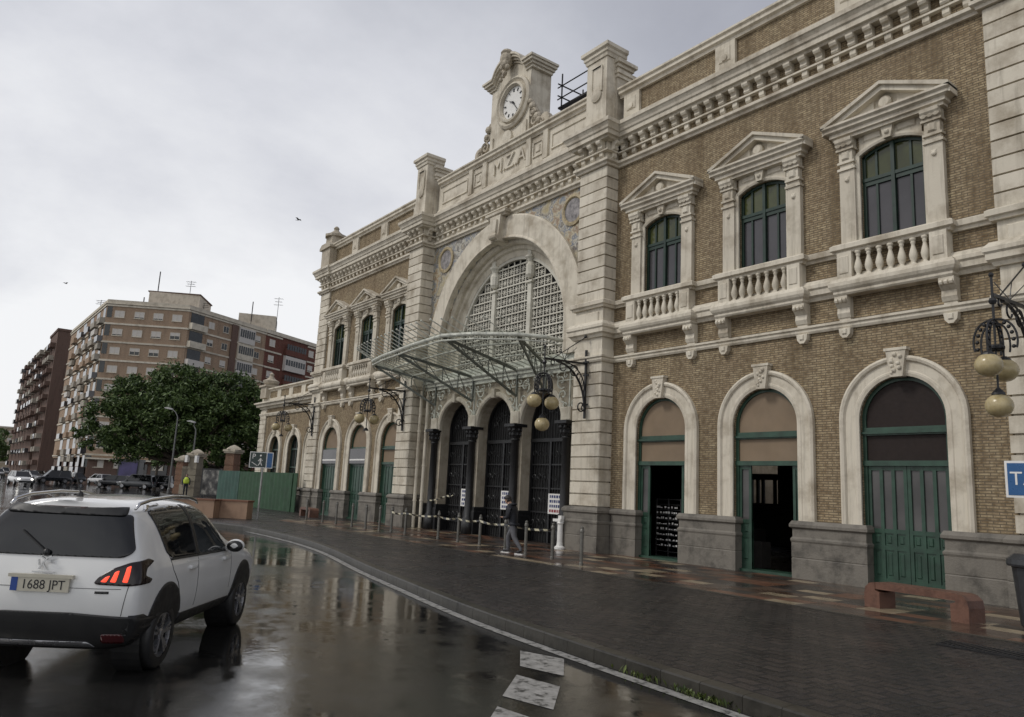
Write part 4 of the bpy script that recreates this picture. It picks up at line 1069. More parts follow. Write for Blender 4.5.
# ------------------------------------------------------------------ rack inside the first doorway
M['rackwire'] = simple('dull_wire', (.10,.10,.10), .4, .6)
o = empty('card_rack', (-14.7,.95,.14), 0, 'tall black wire rack of small glinting cards inside the first open doorway', 'rack')
m_ = MB()
for x in (-15.2,-14.75,-14.3): m_.box(x-.015,x+.015,.9,.93,.14,1.78)
for k in range(11): m_.box(-15.2,-14.3,.88,.95,.3+k*.145,.315+k*.145)
m_.box(-15.2,-14.3,.85,1.2,.14,.18); m_.build('frame', 'rackwire', o)
rnd = random.Random(4)
for k in range(8):
    m_ = MB(); x = -15.16
    while x < -14.36:
        w_ = rnd.uniform(.03,.07); m_.box(x,x+w_,.87,.88,.46+k*.15,.46+k*.15+rnd.uniform(.02,.06)); x += w_+rnd.uniform(.02,.09)
    m_.build('card_row', 'white', o)
# ------------------------------------------------------------------ benches, bin, posts, signs
M['redconc'] = stone_mat('terracotta_concrete', (.155,.08,.056), (.08,.042,.031), rough=.45, scale=4, bmp=.5)
def bench(loc, rz, L_, label, mat='redconc', h=.42, d_=.40):
    o = empty('bench', loc, rz, label, 'bench'); local(o); r = .12
    s = MB(); s.box(-L_/2+.2, L_/2-.2, -d_/2, d_/2, h-.11, h); s.build('seat', mat, o)
    for sg in (-1, 1):
        out = [(sg*(L_/2-.2),h), (sg*(L_/2-.1),h-.02), (sg*(L_/2-.02),h-.09), (sg*L_/2,h-.2), (sg*L_/2,.0), (sg*(L_/2-.28),0), (sg*(L_/2-.28),h-.16), (sg*(L_/2-.2),h-.13)]
        l = MB(); l.prism(out, 'y', -d_/2-.01, d_/2+.01); l.build('leg', mat, o)
    return o
bench((-6.0,-3.05,ZG), radians(-8), 1.75, 'terracotta concrete bench standing before the closed green double door')
bench((-34.6,-1.55,ZG), radians(-8), 1.9, 'dark red bench by the far left wing beside the green hoarding')
b = empty('litter_bin', (-4.35,-2.95,ZG), 0, 'dark grey litter bin with a projecting lid under the taxi sign', 'bin'); local(b)
M['bin'] = simple('dark_grey_plastic', (.028,.03,.033), .4, var=.25)
m_ = MB(); m_.lathe([(.25,.04), (.27,.06), (.34,.88), (.36,.9), (.33,.9), (.001,.9)], (0,0,0), 20); m_.build('body', 'bin', b)
m_ = MB(); m_.lathe([(.40,.9), (.41,.93), (.40,1.0), (.3,1.08), (.001,1.1)], (0,0,0), 20); m_.build('lid', 'bin', b)
m_ = MB(); m_.lathe([(.2,0), (.2,.04), (.12,.05)], (0,0,0), 12); m_.build('base', 'iron', b)
M['signblue'] = simple('blue_sign_enamel', (.012,.085,.23), .3, var=.08)
M['signgreen'] = simple('dark_green_sign_enamel', (.01,.03,.024), .3)
M['galv'] = simple('galvanised_steel', (.32,.32,.31), .45, .5, var=.15)
o = empty('taxi_sign', (-4.05,-3.2,ZG), 0, 'blue TAXI sign with white border on a steel post', 'sign')
m_ = MB(); m_.box(-4.62,-3.5,-3.23,-3.19,2.03,2.57); pl = m_.build('sign_panel', 'white', o)
m_ = MB(); m_.box(-4.585,-3.535,-3.236,-3.228,2.065,2.535); m_.build('sign_face', 'signblue', pl)
text_mesh('lettering', 'TAXI', .28, 'white', pl, basis((-4.555,-3.238,2.30), (1,0,0)), .002, 'LEFT')
m_ = MB(); m_.tube([(-3.75,-3.15,ZG), (-3.75,-3.15,2.6)], .035, 10); m_.build('post', 'galv', o)
# direction sign at the corner
dx = Vector((.5,.83,0)).normalized(); nrm = Vector((dx.y,-dx.x,0)); O = Vector((-31.6,-5.0,0))
o = empty('direction_sign', (O.x,O.y,ZG), 0, 'steel post with a green parking and walking figure sign by the low walls', 'sign')
m_ = MB(); m_.tube([(O.x,O.y,ZG), (O.x,O.y,2.9)], .04, 10); m_.build('post', 'galv', o)
def plate(mb, u0, u1, z0, z1, d0, d1):
    P = lambda u, d, z: tuple(O+dx*u+nrm*d+Vector((0,0,z)))
    mb.add([P(u,d,z) for z in (z0,z1) for u, d in ((u0,d0),(u1,d0),(u1,d1),(u0,d1))], [(3,2,1,0),(4,5,6,7),(0,1,5,4),(1,2,6,5),(2,3,7,6),(3,0,4,7)])
m_ = MB(); plate(m_,-.55,.4,2.22,2.88,.05,.08); pl = m_.build('sign_panel', 'white', o)
m_ = MB(); plate(m_,-.52,.12,2.25,2.85,.081,.086); m_.build('green_face', 'signgreen', pl)
m_ = MB(); plate(m_,.16,.37,2.25,2.85,.081,.086); m_.build('blue_face', 'signblue', pl)
text_mesh('lettering', 'P', .3, 'white', pl, basis(tuple(O+dx*-.38+nrm*.088+Vector((0,0,2.68))), tuple(dx)), .002)
m_ = MB()
def pb_(a, b, w):
    P = lambda u, z: O+dx*u+nrm*.09+Vector((0,0,z)); m_.bar(P(*a), P(*b), .006, w) if False else m_.tube([P(*a), P(*b)], w/2, 6)
pb_((-.1,2.62), (-.1,2.46), .07); pb_((-.1,2.46), (-.17,2.32), .04); pb_((-.1,2.46), (-.03,2.32), .04); pb_((-.1,2.6), (-.2,2.5), .03); pb_((-.1,2.6), (-.01,2.52), .03)
m_.ball(tuple(O+dx*-.1+nrm*.09+Vector((0,0,2.72))), .045, 8, 6); pb_((-.45,2.45), (-.2,2.3), .03)
m_.build('walking_figure', 'white', pl)
# white post by the entrance
o = empty('white_post', (-17.55,-.72,ZG), 0, 'stubby white painted cast post standing beside the right entrance pillar', 'post'); local(o)
m_ = MB(); m_.lathe([(.16,0), (.16,.06), (.1,.1), (.085,.2), (.08,.72), (.11,.76), (.08,.8)], (0,0,0), 14); m_.build('shaft', 'white', o)
m_ = MB(); m_.box(-.26,.08,-.08,.08,.8,.88); m_.box(-.04,.1,-.06,.06,.88,.98); m_.build('top', 'white', o)
# notices on the entrance gates
M['ink'] = simple('notice_print_blue', (.03,.045,.14), .6); M['inkred'] = simple('notice_print_red', (.25,.02,.03), .6)
NL = [('white printed notice taped to the left entrance gate', -24.6,.5), ('white printed notice on the middle entrance gate behind the person', -21.9,.7), ('white printed notice with a red line on the right entrance gate', -19.2,.8)]
for i, (l, x, wd_) in enumerate(NL):
    y = .5; hw_ = wd_/2; hgt = .66
    z0 = 1.12 if i < 2 else 1.1
    o = empty('notice', (x,y,z0), 0, l, 'notice', 'notices on the entrance gates')
    m_ = MB(); m_.box(x-hw_, x+hw_, y-.012, y, z0, z0+hgt); m_.build('sheet', 'white', o)
    rows = ['AVISO', 'CERRADO', 'ACCESO', 'POR OBRAS'][:0]
    for k in range(4):
        m_ = MB(); z = z0+hgt-.05-k*.155; rr = random.Random(i*7+k); xx = x-hw_+.08
        while xx < x+hw_-.1:
            w_ = rr.uniform(.05,.1); m_.box(xx, min(xx+w_, x+hw_-.06), y-.016, y-.012, z-.09, z); xx += w_+.035
        m_.build('print_line', 'inkred' if (i == 2 and k == 3) else 'ink', o)

# green hoarding, low walls, advertising board, gate pillars
M['hoard'] = simple('green_hoarding_mesh', (.017,.056,.023), .7, var=.25, scale=2); M['hoard2'] = simple('teal_hoarding_mesh', (.024,.066,.05), .7, var=.25, scale=2)
o = empty('hoarding_fence', (-45,-.9,ZG), 0, 'green site hoarding closing off the front of the annex', 'fence')
def run(a, b, z0, z1, mat, name):
    m_ = MB(); a, b = Vector(a), Vector(b); n = max(2, int((b-a).length/.25)); t = (b-a).normalized(); q = Vector((t.y,-t.x))
    pts = [a.lerp(b, i/n)+q*(.01 if i % 2 else -.01) for i in range(n+1)]
    m_.prism([(p.x,p.y) for p in pts]+[(p.x-q.x*.04,p.y-q.y*.04) for p in reversed(pts)], 'z', z0, z1); m_.build(name, mat, o)
run((-50.4,-1.25), (-47,-1.0), ZG, 2.2, 'hoard2', 'hoarding_panel'); run((-47,-1.0), (-39.0,-.55), ZG, 2.18, 'hoard', 'hoarding_panel')
for i in range(7): 
    m_ = MB(); x = -50.3+i*1.8; m_.box(x-.04,x+.04,-.80+(i-3)*.06*1,-.72+(i-3)*.06,ZG,2.15); m_.build('post', 'hoard', o)
M['lowwall'] = stone_mat('pinkish_tan_render', (.34,.225,.155), (.22,.14,.095), rough=.6)
M['lowcap'] = stone_mat('terracotta_wall_coping', (.20,.10,.065), (.12,.06,.04))
def lowwall(a, b, th, label, h=.74):
    a, b = Vector(a), Vector(b); t = (b-a).normalized(); q = Vector((-t.y, t.x))
    o = empty('low_wall', ((a.x+b.x)/2,(a.y+b.y)/2,ZG), 0, label, 'low wall', 'low rendered walls at the pavement corner')
    P = lambda e0, e1, d: [tuple(a-t*e0-q*d), tuple(b+t*e1-q*d), tuple(b+t*e1+q*(th+d)), tuple(a-t*e0+q*(th+d))]
    m_ = MB(); m_.prism(P(0,0,0), 'z', ZG-.1, ZG+h-.06); m_.build('wall_body', 'lowwall', o)
    m_ = MB(); m_.prism(P(.03,.03,.03), 'z', ZG+h-.06, ZG+h); m_.build('coping', 'lowcap', o)
lowwall((-32.9,-8.05), (-31.75,-6.75), .5, 'long low pinkish wall at the pavement corner, behind the white car')
lowwall((-32.3,-6.5), (-31.35,-5.55), .5, 'short low pinkish wall beside the direction sign post')
def ad_mat():
    m, nt, b = new_mat('poster_picture'); v = wallvec(nt); n = noise(nt, v, 1.6, 3, .5)
    r = ramp(nt, [(.38, (.015,.015,.015)), (.5, (.08,.075,.07)), (.6, (.26,.25,.22))]); lk(nt, n.outputs[0], r.inputs[0]); lk(nt, r.outputs[0], b.inputs['Base Color']); b.inputs['Roughness'].default_value = .15; return m
M['poster'] = ad_mat()
a = Vector((-61.4,.72,0)); b2 = Vector((-60.45,1.85,0)); t = (b2-a).normalized(); q = Vector((t.y,-t.x,0))
o = empty('advertising_board', (-60.9,1.3,ZG), 0, 'framed advertising board with a dark picture between gate pillar and hoarding', 'advertising board')
def slab(mb, u0, u1, z0, z1, d0, d1):
    P = lambda u, d, z: tuple(a+t*u+q*d+Vector((0,0,z)))
    mb.add([P(u,d,z) for z in (z0,z1) for u, d in ((u0,d0),(u1,d0),(u1,d1),(u0,d1))], [(3,2,1,0),(4,5,6,7),(0,1,5,4),(1,2,6,5),(2,3,7,6),(3,0,4,7)])
m_ = MB(); slab(m_,0,1.5,.3,2.4,-.1,.05); slab(m_,.1,.3,ZG,.3,-.1,0); slab(m_,1.2,1.4,ZG,.3,-.1,0); fr = m_.build('frame', 'iron', o)
m_ = MB(); slab(m_,.1,1.4,.42,2.28,.052,.06); m_.build('poster', 'poster', fr)
M['gatestone'] = stone_mat('gate_pillar_stone', (.22,.195,.15), (.12,.105,.08)); M['redbrick'] = brick_mat('red_brick', (.26,.12,.07), (.2,.085,.05), (.17,.08,.05), (.2,.17,.13), .25,.075)
def gatepillar(x, y, w, h, label, mat, lamps=False):
    o = empty('gate_pillar', (x,y,ZG), radians(35), label, 'gate pillar', 'gate pillars of the station yard'); local(o)
    m_ = MB(); m_.box(-w/2,w/2,-w/2,w/2,0,h*.8); m_.box(-w/2-.08,w/2+.08,-w/2-.08,w/2+.08,0,.5)
    for z in [.7+.5*i for i in range(int((h*.8-.8)/.5))]: m_.box(-w/2-.03,w/2+.03,-w/2-.03,w/2+.03,z,z+.4)
    m_.build('shaft', mat, o)
    m_ = MB(); e = w/2
    for z0, z1, k in ((.8,.83,.12), (.83,.87,.2)): m_.box(-e-k,e+k,-e-k,e+k,h*z0,h*z1)
    m_.lathe([(e*1.9,h*.87), (e*1.6,h*.90), (e*.8,h*.94), (.02,h*.96)], (0,0,0), 4); m_.build('cap', 'cream_d', o)
    if lamps:
        for sg in (-1, 1):
            l = MB(); l.box(sg*(e+.1)-.12, sg*(e+.1)+.12, -e-.3, -e-.05, h*.68, h*.82); l.build('lantern', 'white', o)
gatepillar(-65.8,1.35,.75,4.0,'tall stone gate pillar with white lanterns beside the advertising board','gatestone',True)
gatepillar(-73,2.1,.7,3.6,'brick gate pillar just behind the person in the yellow vest','redbrick')
gatepillar(-66.2,4.4,.85,4.6,'red brick gate pillar rising behind the green hoarding','redbrick')
m_ = MB(); m_.box(-72.6,-66.2,1.9,2.1,ZG,1.0)
for i in range(34): m_.box(-72.5+i*.185,-72.46+i*.185,1.98,2.02,1.0,2.6)
m_.box(-72.6,-66.2,1.97,2.03,2.4,2.46); tag(m_.build('railing_wall', 'gatestone'), 'low stone wall with iron railings between the gate pillars', 'railing')

# street lamps
M['lamppost'] = simple('dull_grey_lamp_post', (.13,.13,.125), .5, .3)
def street_lamp(x, y, h, arm, rz, label):
    o = empty('street_lamp', (x,y,ZG), rz, label, 'street lamp', 'street lamps by the yard gate'); local(o)
    m_ = MB(); m_.tube([(0,0,0),(0,0,h-.8),(-.05,0,h-.5),(-.3,0,h-.15),(-arm*.6,0,h+.02),(-arm,0,h+.12)], [.085,.06,.045,.04,.035,.03], 8); m_.lathe([(.13,0),(.13,.4),(.08,.5)], (0,0,0), 10); m_.build('pole', 'lamppost', o)
    m_ = MB(); m_.prism([(-arm+.2,h+.08),(-arm-.6,h+.2),(-arm-.65,h+.28),(-arm-.3,h+.32),(-arm+.2,h+.2)], 'y', -.1, .1); m_.build('lamp_head', 'galv', o)
street_lamp(-71.8,.9,7.3,.9,radians(35),'taller grey street lamp with a long arm before the dark tree')
street_lamp(-70.7,2.3,6.2,.4,radians(35),'shorter grey street lamp with a short bent arm before the dark tree')
# blue kiosk
o = empty('kiosk', (-102.6,3.2,ZG), radians(53), 'dark kiosk with a violet poster panel across the square', 'kiosk'); local(o)
M['violet'] = simple('violet_poster', (.06,.05,.14), .4, var=.4, scale=1)
m_ = MB(); m_.box(-1.3,1.3,0,1.2,0,3.0); m_.box(-1.4,1.4,-.12,1.3,3.0,3.3); m_.build('body', 'bin', o)
m_ = MB(); m_.box(-1.1,1.1,-.06,-.01,.9,2.9); m_.build('poster_panel', 'violet', o)

# scaffold guard rail on the roof
o = empty('roof_guard_rail', (-20.2,1.9,15.2), 0, 'black metal guard rail and platform on the roof right of the clock', 'guard rail')
m_ = MB()
for x, y in ((-20.95,1.5), (-20.95,2.6), (-19.2,1.5), (-19.2,2.6)): m_.tube([(x,y,13.4), (x,y,17.75)], .03, 6)
for z in (17.0, 17.5):
    m_.tube([(-21.2,1.5,z), (-18.9,1.5,z)], .028, 6); m_.tube([(-21.2,2.6,z), (-18.9,2.6,z)], .028, 6); m_.tube([(-20.95,1.3,z), (-20.95,2.8,z)], .028, 6)
m_.tube([(-20.95,1.5,18.0), (-20.95,1.5,17.6)], .03, 6); m_.build('frame', 'iron', o)
m_ = MB(); m_.box(-21.1,-18.9,1.45,2.65,16.55,16.62); m_.build('platform', 'iron', o)
# ------------------------------------------------------------------ the white car
M['carwhite'] = simple('wet_white_car_paint', (.70,.70,.68), .18, var=.04, scale=2, coat=.8)
M['carblack'] = simple('black_car_plastic', (.014,.014,.014), .45, var=.2)
M['carglass'] = glass_mat('tinted_car_glass', (.006,.007,.008), .03)
M['carglass2'] = glass_mat('clear_car_window', (.035,.04,.042), .03)
M['tyre'] = simple('wet_tyre_rubber', (.012,.012,.012), .5, var=.2)
M['alloy'] = simple('grey_alloy', (.30,.30,.31), .3, .8, var=.15)
M['chrome'] = simple('chrome', (.6,.6,.6), .12, 1., var=.05)
M['lampred'] = simple('dark_red_lamp_glass', (.05,.004,.005), .1, coat=.5)
M['lampblack'] = simple('smoked_lamp_glass', (.012,.006,.006), .08)
def emis(name, col, s):
    m, nt, b = new_mat(name); b.inputs['Base Color'].default_value = (*[c*.5 for c in col],1); b.inputs['Emission Color'].default_value = (*col,1); b.inputs['Emission Strength'].default_value = s; return m
M['brake'] = emis('lit_brake_lamp', (1.,.085,.04), 1.15)
M['headlamp'] = emis('lit_headlamp', (1.,.97,.9), 3.)
M['plate'] = simple('number_plate', (.5,.47,.38), .35, var=.08)
M['platink'] = simple('plate_ink', (.01,.01,.012), .5); M['euroblue'] = simple('plate_blue_band', (.02,.06,.25), .4)
def half_loft(stations, sub=2):
    """stations: list of half sections [(x,y,z)...]; mirrored over y and closed"""
    bm = bmesh.new(); rows = [[bm.verts.new(p) for p in s] for s in stations]
    for a, b in zip(rows, rows[1:]):
        for i in range(len(a)-1): bm.faces.new((a[i], b[i], b[i+1], a[i+1]))
    bmesh.ops.mirror(bm, geom=bm.verts[:]+bm.edges[:]+bm.faces[:], axis='Y', merge_dist=1e-4)
    bmesh.ops.remove_doubles(bm, verts=bm.verts, dist=1e-4)
    bmesh.ops.dissolve_degenerate(bm, dist=1e-5, edges=bm.edges)
    bmesh.ops.recalc_face_normals(bm, faces=bm.faces)
    me = bpy.data.meshes.new('body'); bm.to_mesh(me); bm.free()
    o = bpy.data.objects.new('body', me); COL.objects.link(o); WM[o.name] = Matrix.Identity(4)
    md = o.modifiers.new('s', 'SUBSURF'); md.levels = sub; md.render_levels = sub
    return o
def apply_mods(o):
    dg = bpy.context.evaluated_depsgraph_get(); dg.update()
    me = bpy.data.meshes.new_from_object(o.evaluated_get(dg)); o.modifiers.clear(); o.data = me
    for p in me.polygons: p.use_smooth = True
def bvh_of(o):
    me = o.data; return BVHTree.FromPolygons([v.co.copy() for v in me.vertices], [tuple(p.vertices) for p in me.polygons])
def overlay(bvh, poly, plane, name, mat, parent, off=.006, maxlen=.06, depth=0.012):
    """a patch that follows the bodywork: 2D outline laid on the body from behind, from a side or from above"""
    bm = bmesh.new(); f = bm.faces.new([bm.verts.new((a, b, 0)) for a, b in poly])
    bmesh.ops.triangulate(bm, faces=[f])
    for _ in range(9):
        e = [e for e in bm.edges if e.calc_length() > maxlen]
        if not e: break
        bmesh.ops.subdivide_edges(bm, edges=e, cuts=1, use_grid_fill=False); bmesh.ops.triangulate(bm, faces=[q for q in bm.faces if len(q.verts) > 3])
    pos = {}
    for v in bm.verts:
        a, b = v.co.x, v.co.y
        if plane == 'R': org, d = Vector((-4,a,b)), Vector((1,0,0))
        elif plane == 'F': org, d = Vector((8,a,b)), Vector((-1,0,0))
        elif plane == 'S-': org, d = Vector((a,-4,b)), Vector((0,1,0))
        elif plane == 'S+': org, d = Vector((a,4,b)), Vector((0,-1,0))
        elif plane in ('D-', 'D+'):
            q_ = 1 if plane == 'D-' else -1; d = Vector((.7071,.7071*q_,0)); org = Vector((.7071*a,-.7071*a*q_,b))-d*4
        else: org, d = Vector((a,b,5)), Vector((0,0,-1))
        h = bvh.ray_cast(org, d)
        if h[0] is None: h = bvh.find_nearest(org+d*3.2)
        n = h[1] if h[1].dot(d) < 0 else -h[1]
        pos[v] = h[0]+n*off
    for v, p in pos.items(): v.co = p
    # give the patch thickness: rim pulled back into the body
    be = [e for e in bm.edges if e.is_boundary]
    r = bmesh.ops.extrude_edge_only(bm, edges=be)
    dd = {'R': (1,0,0), 'F': (-1,0,0), 'S-': (0,1,0), 'S+': (0,-1,0), 'D-': (.7,.7,0), 'D+': (.7,-.7,0), 'T': (0,0,-1)}[plane]
    for v in [q for q in r['geom'] if isinstance(q, bmesh.types.BMVert)]: v.co += Vector(dd)*depth
    bmesh.ops.recalc_face_normals(bm, faces=bm.faces)
    me = bpy.data.meshes.new(name); bm.to_mesh(me); bm.free(); me.materials.append(M[mat])
    for p in me.polygons: p.use_smooth = True
    o = bpy.data.objects.new(name, me); COL.objects.link(o); o.parent = parent; WM[o.name] = Matrix.Identity(4)
    return o
def rounded(poly, r=.04, n=4):
    out = []; L = len(poly)
    for i in range(L):
        p0, p, p1 = Vector(poly[i-1]), Vector(poly[i]), Vector(poly[(i+1) % L])
        a = p+(p0-p).normalized()*min(r, (p0-p).length*.45); b = p+(p1-p).normalized()*min(r, (p1-p).length*.45)
        for k in range(n+1):
            t = k/n; out.append(tuple(a*(1-t)**2+p*2*t*(1-t)+b*t*t))
    return out
def car_wheel(name, parent, x, y, r, w, sg, spokes=5):
    t = MB(); t.smooth = True
    t.lathe([(r*.66,-w/2),(r*.9,-w/2),(r*.97,-w*.42),(r,-w*.3),(r,w*.3),(r*.97,w*.42),(r*.9,w/2),(r*.7,w/2),(r*.66,w*.44),(r*.66,-w*.44)], (x,y,r), 36, 'y', False)
    wh = t.build(name, 'tyre', parent)
    m_ = MB(); s = sg
    m_.lathe([(r*.68,.04*s),(r*.68,.095*s),(r*.62,.1*s),(r*.6,.06*s)], (x,y,r), 30, 'y', False)
    m_.lathe([(r*.2,.03*s),(r*.2,.085*s),(r*.12,.1*s),(.001,.1*s)], (x,y,r), 16, 'y')
    for k in range(spokes):
        a = 2*pi*k/spokes+.3
        for da in (-.14, .14):
            p = Vector((x+r*.15*cos(a), y+.075*s, r+r*.15*sin(a))); q = Vector((x+r*.62*cos(a+da), y+.085*s, r+r*.62*sin(a+da))); m_.bar(p, q, .045, .03)
    m_.build('rim', 'alloy', wh)
    m_ = MB(); m_.lathe([(r*.62,.0),(r*.62,.04*s),(.001,.04*s)], (x,y,r), 24, 'y'); m_.build('brake_disc', 'carblack', wh)
    return wh
HD = radians(145.2)
car = empty('parked_car' if False else 'hatchback_car', (-8.18,-14.70,0), HD, 'white crossover hatchback in the near road with brake lamps lit, seen from behind', 'car'); local(car)
ZJ = [.24,.25,.30,.48,.70,.90,1.03,1.24,1.40,1.47,1.50]
YJ = [0,.62,.80,.862,.872,.862,.815,.72,.625,.44,0]
XR = [-.50,-.52,-.64,-.72,-.74,-.71,-.66,-.575,-.49,-.47,-.50]
T = []
T.append([(XR[j]-.015, 0, ZJ[j]) for j in range(11)])
T.append([(XR[j]-.01, YJ[j]*.5, ZJ[j]) for j in range(11)])
T.append([(XR[j]+.035, YJ[j]*.93, ZJ[j]-(.005 if j > 7 else 0)) for j in range(11)])
T.append([(XR[j]+.13, YJ[j]*.985, ZJ[j]+(.01 if j > 8 else 0)) for j in range(11)])
def st_(x, zr, zb=1.0, wy=1., zsh=.9, zl=.24, hood=False):
    z = [zl,zl+.01,zl+.06,.48,.68,zsh,zb]; y = [v*wy for v in YJ[:7]]
    if not hood:
        h = zr-zb; z += [zb+h*.42, zb+h*.76, zb+h*.93, zr]; y += [.735*wy,.645*wy,.44*wy,0]
    else:
        z += [zb+(zr-zb)*.5, zb+(zr-zb)*.8, zr-.01, zr]; y += [.74*wy,.62*wy,.4*wy,0]
    return [(x, y[j], z[j]) for j in range(11)]
T += [st_(-.22,1.525,1.03), st_(.3,1.545,1.015), st_(.85,1.55,1.0), st_(1.3,1.525,.985), st_(1.52,1.47,.975), st_(1.8,1.32,.965), st_(2.08,1.14,.955), st_(2.24,1.045,.945,1.,.88,.24,True), st_(2.6,1.0,.90,1.,.84,.24,True), st_(3.0,.93,.85,.985,.78,.24,True), st_(3.24,.84,.78,.93,.70,.25,True), st_(3.36,.72,.68,.78,.62,.27,True)]
T.append([(3.40, 0, .27+(.42*j/10)) for j in range(11)])
body = half_loft(T, 2); apply_mods(body)
bv = bvh_of(body)
cut = MB()
for x in (0, 2.54):
    for s in (-1, 1): cut.lathe([(.385,.52*s),(.385,1.2*s)], (x,0,.345), 40, 'y')
co = cut.build('cutter', 'carblack')
md = body.modifiers.new('b', 'BOOLEAN'); md.operation = 'DIFFERENCE'; md.solver = 'EXACT'; md.object = co
apply_mods(body); bpy.data.objects.remove(co)
body.data.materials.clear(); body.data.materials.append(M['carwhite']); body.parent = car
if True:
    bmx = bmesh.new(); bmx.from_mesh(body.data)
    for e in bmx.edges: e.smooth = not (len(e.link_faces) == 2 and e.calc_face_angle(0) > .7)
    bmx.to_mesh(body.data); bmx.free()
for x in (0, 2.54):
    for s in (-1, 1):
        m_ = MB(); m_.lathe([(.01,.53*s),(.384,.53*s),(.384,.80*s)], (x,0,.345), 32, 'y', False)
        m_.build('wheel_arch_liner', 'carblack', car)
        car_wheel('wheel', car, x, s*.762, .325, .205, s)
def arch_poly(x, r0, r1, a0=-12, a1=192, n=26):
    A = [radians(a0+(a1-a0)*i/n) for i in range(n+1)]
    return [(x+r1*cos(a), .345+r1*sin(a)) for a in A]+[(x+r0*cos(a), .345+r0*sin(a)) for a in reversed(A)]
for sd in ('S-', 'S+'):
    for x in (0, 2.54): overlay(bv, arch_poly(x,.386,.425), sd, 'arch_trim', 'carblack', car, .008, .05)
    overlay(bv, [(.43,.255),(2.12,.255),(2.12,.40),(.43,.43)], sd, 'sill_trim', 'carblack', car, .01, .08)
    overlay(bv, [(-.62,.27),(-.40,.27),(-.41,.52),(-.5,.55),(-.66,.555)], sd, 'bumper_side', 'carblack', car, .008, .05)
    # side windows
    dlo = rounded([(-.16,1.39),(-.02,1.03),(.1,.97),(.80,.95),(.80,1.44),(.4,1.445),(.0,1.43)], .05)
    overlay(bv, dlo, sd, 'rear_side_window', 'carglass', car, .007, .06)
    overlay(bv, rounded([(.86,.95),(1.9,.94),(1.66,1.20),(1.36,1.385),(1.15,1.425),(.86,1.44)], .04), sd, 'front_side_window', 'carglass2', car, .007, .06)
    overlay(bv, [(.79,.945),(.87,.945),(.87,1.445),(.79,1.445)], sd, 'pillar_trim', 'carblack', car, .009, .06)
    overlay(bv, [(.06,.955),(1.92,.92),(1.92,.935),(.06,.972)], sd, 'window_seal', 'carblack', car, .010, .06)
    overlay(bv, [(-.17,1.40),(.02,1.44),(.3,1.452),(.3,1.465),(.0,1.455),(-.19,1.41)], sd, 'window_trim', 'chrome', car, .009, .06)
    for x0, x1 in ((.835,.845), (-.0,.008)):
        pass
    for gl in ([(.83,.45),(.836,.45),(.836,1.01),(.83,1.01)], [(2.0,.5),(2.006,.5),(2.0,.96),(1.994,.96)], [(.43,.46),(.44,.455),(.26,.74),(.12,.86),(.02,1.04),(.012,1.04),(.11,.86),(.25,.735)]):
        overlay(bv, gl, sd, 'panel_gap', 'carblack', car, .0025, .06, .004)
    overlay(bv, [(.5,.905),(1.95,.88),(1.95,.888),(.5,.913)], sd, 'crease', 'carwhite', car, .006, .06, .004)
    for hx in (.55, 1.68): overlay(bv, rounded([(hx,.83),(hx+.19,.83),(hx+.19,.865),(hx,.865)], .015), sd, 'door_handle', 'carwhite', car, .028, .04, .03)
    s = -1 if sd == 'S-' else 1
    m_ = MB(); m_.smooth = True; m_.ball((1.78,s*.965,.99), .1, 14, 10, .72); 
    m_.v = [(1.78+(p[0]-1.78)*.75, s*.965+(p[1]-s*.965)*1.1, p[2]) for p in m_.v]; m_.smooth = False; m_.bar((1.84,s*.82,.94), (1.80,s*.92,.97), .07, .05)
    mr = m_.build('wing_mirror', 'carwhite', car)
    m_ = MB(); m_.smooth = True; m_.lathe([(.085,.02),(.095,-.02),(.08,-.045),(.001,-.05)], (1.76,s*.965,.985), 16, 'x'); m_.v = [(p[0], s*.965+(p[1]-s*.965)*1.05, .985+(p[2]-.985)*.68) for p in m_.v]; m_.build('mirror_glass', 'carblack', mr)
    rl = MB(); rl.smooth = True; rl.tube([(-.38,s*.60,1.43),(-.3,s*.60,1.475),(-.05,s*.605,1.51),(.5,s*.61,1.535),(1.0,s*.60,1.525),(1.25,s*.59,1.495),(1.33,s*.585,1.46)], [.012,.018,.019,.019,.019,.018,.012], 8); rl.build('roof_rail', 'chrome', car)
# tail: window, spoiler, lamps, plate, bumper
rw = overlay(bv, rounded([(-.66,1.02),(.66,1.02),(.735,1.07),(.70,1.15),(.60,1.375),(-.60,1.375),(-.70,1.15),(-.735,1.07)], .04), 'R', 'rear_window', 'carglass', car, .012, .035)
overlay(bv, rounded([(-.555,1.36),(.555,1.36),(.53,1.425),(-.53,1.425)], .02), 'R', 'rear_spoiler', 'carblack', car, .026, .035, .04)
overlay(bv, [(-.2,1.415),(.2,1.415),(.2,1.428),(-.2,1.428)], 'R', 'high_brake_lamp', 'lampred', car, .026, .06)
m_ = MB(); m_.bar((-.70,.03,1.06), (-.625,.30,1.22), .02, .012); m_.ball((-.70,.02,1.05), .032, 8, 6); m_.build('rear_wiper', 'carblack', car)
overlay(bv, [(-.86,.27),(.86,.27),(.87,.50),(.8,.545),(.3,.575),(-.3,.575),(-.8,.545),(-.87,.50)], 'R', 'rear_bumper', 'carblack', car, .018, .035)
overlay(bv, rounded([(-.5,.30),(.5,.30),(.44,.345),(-.44,.345)], .02), 'R', 'skid_plate', 'alloy', car, .027, .04)
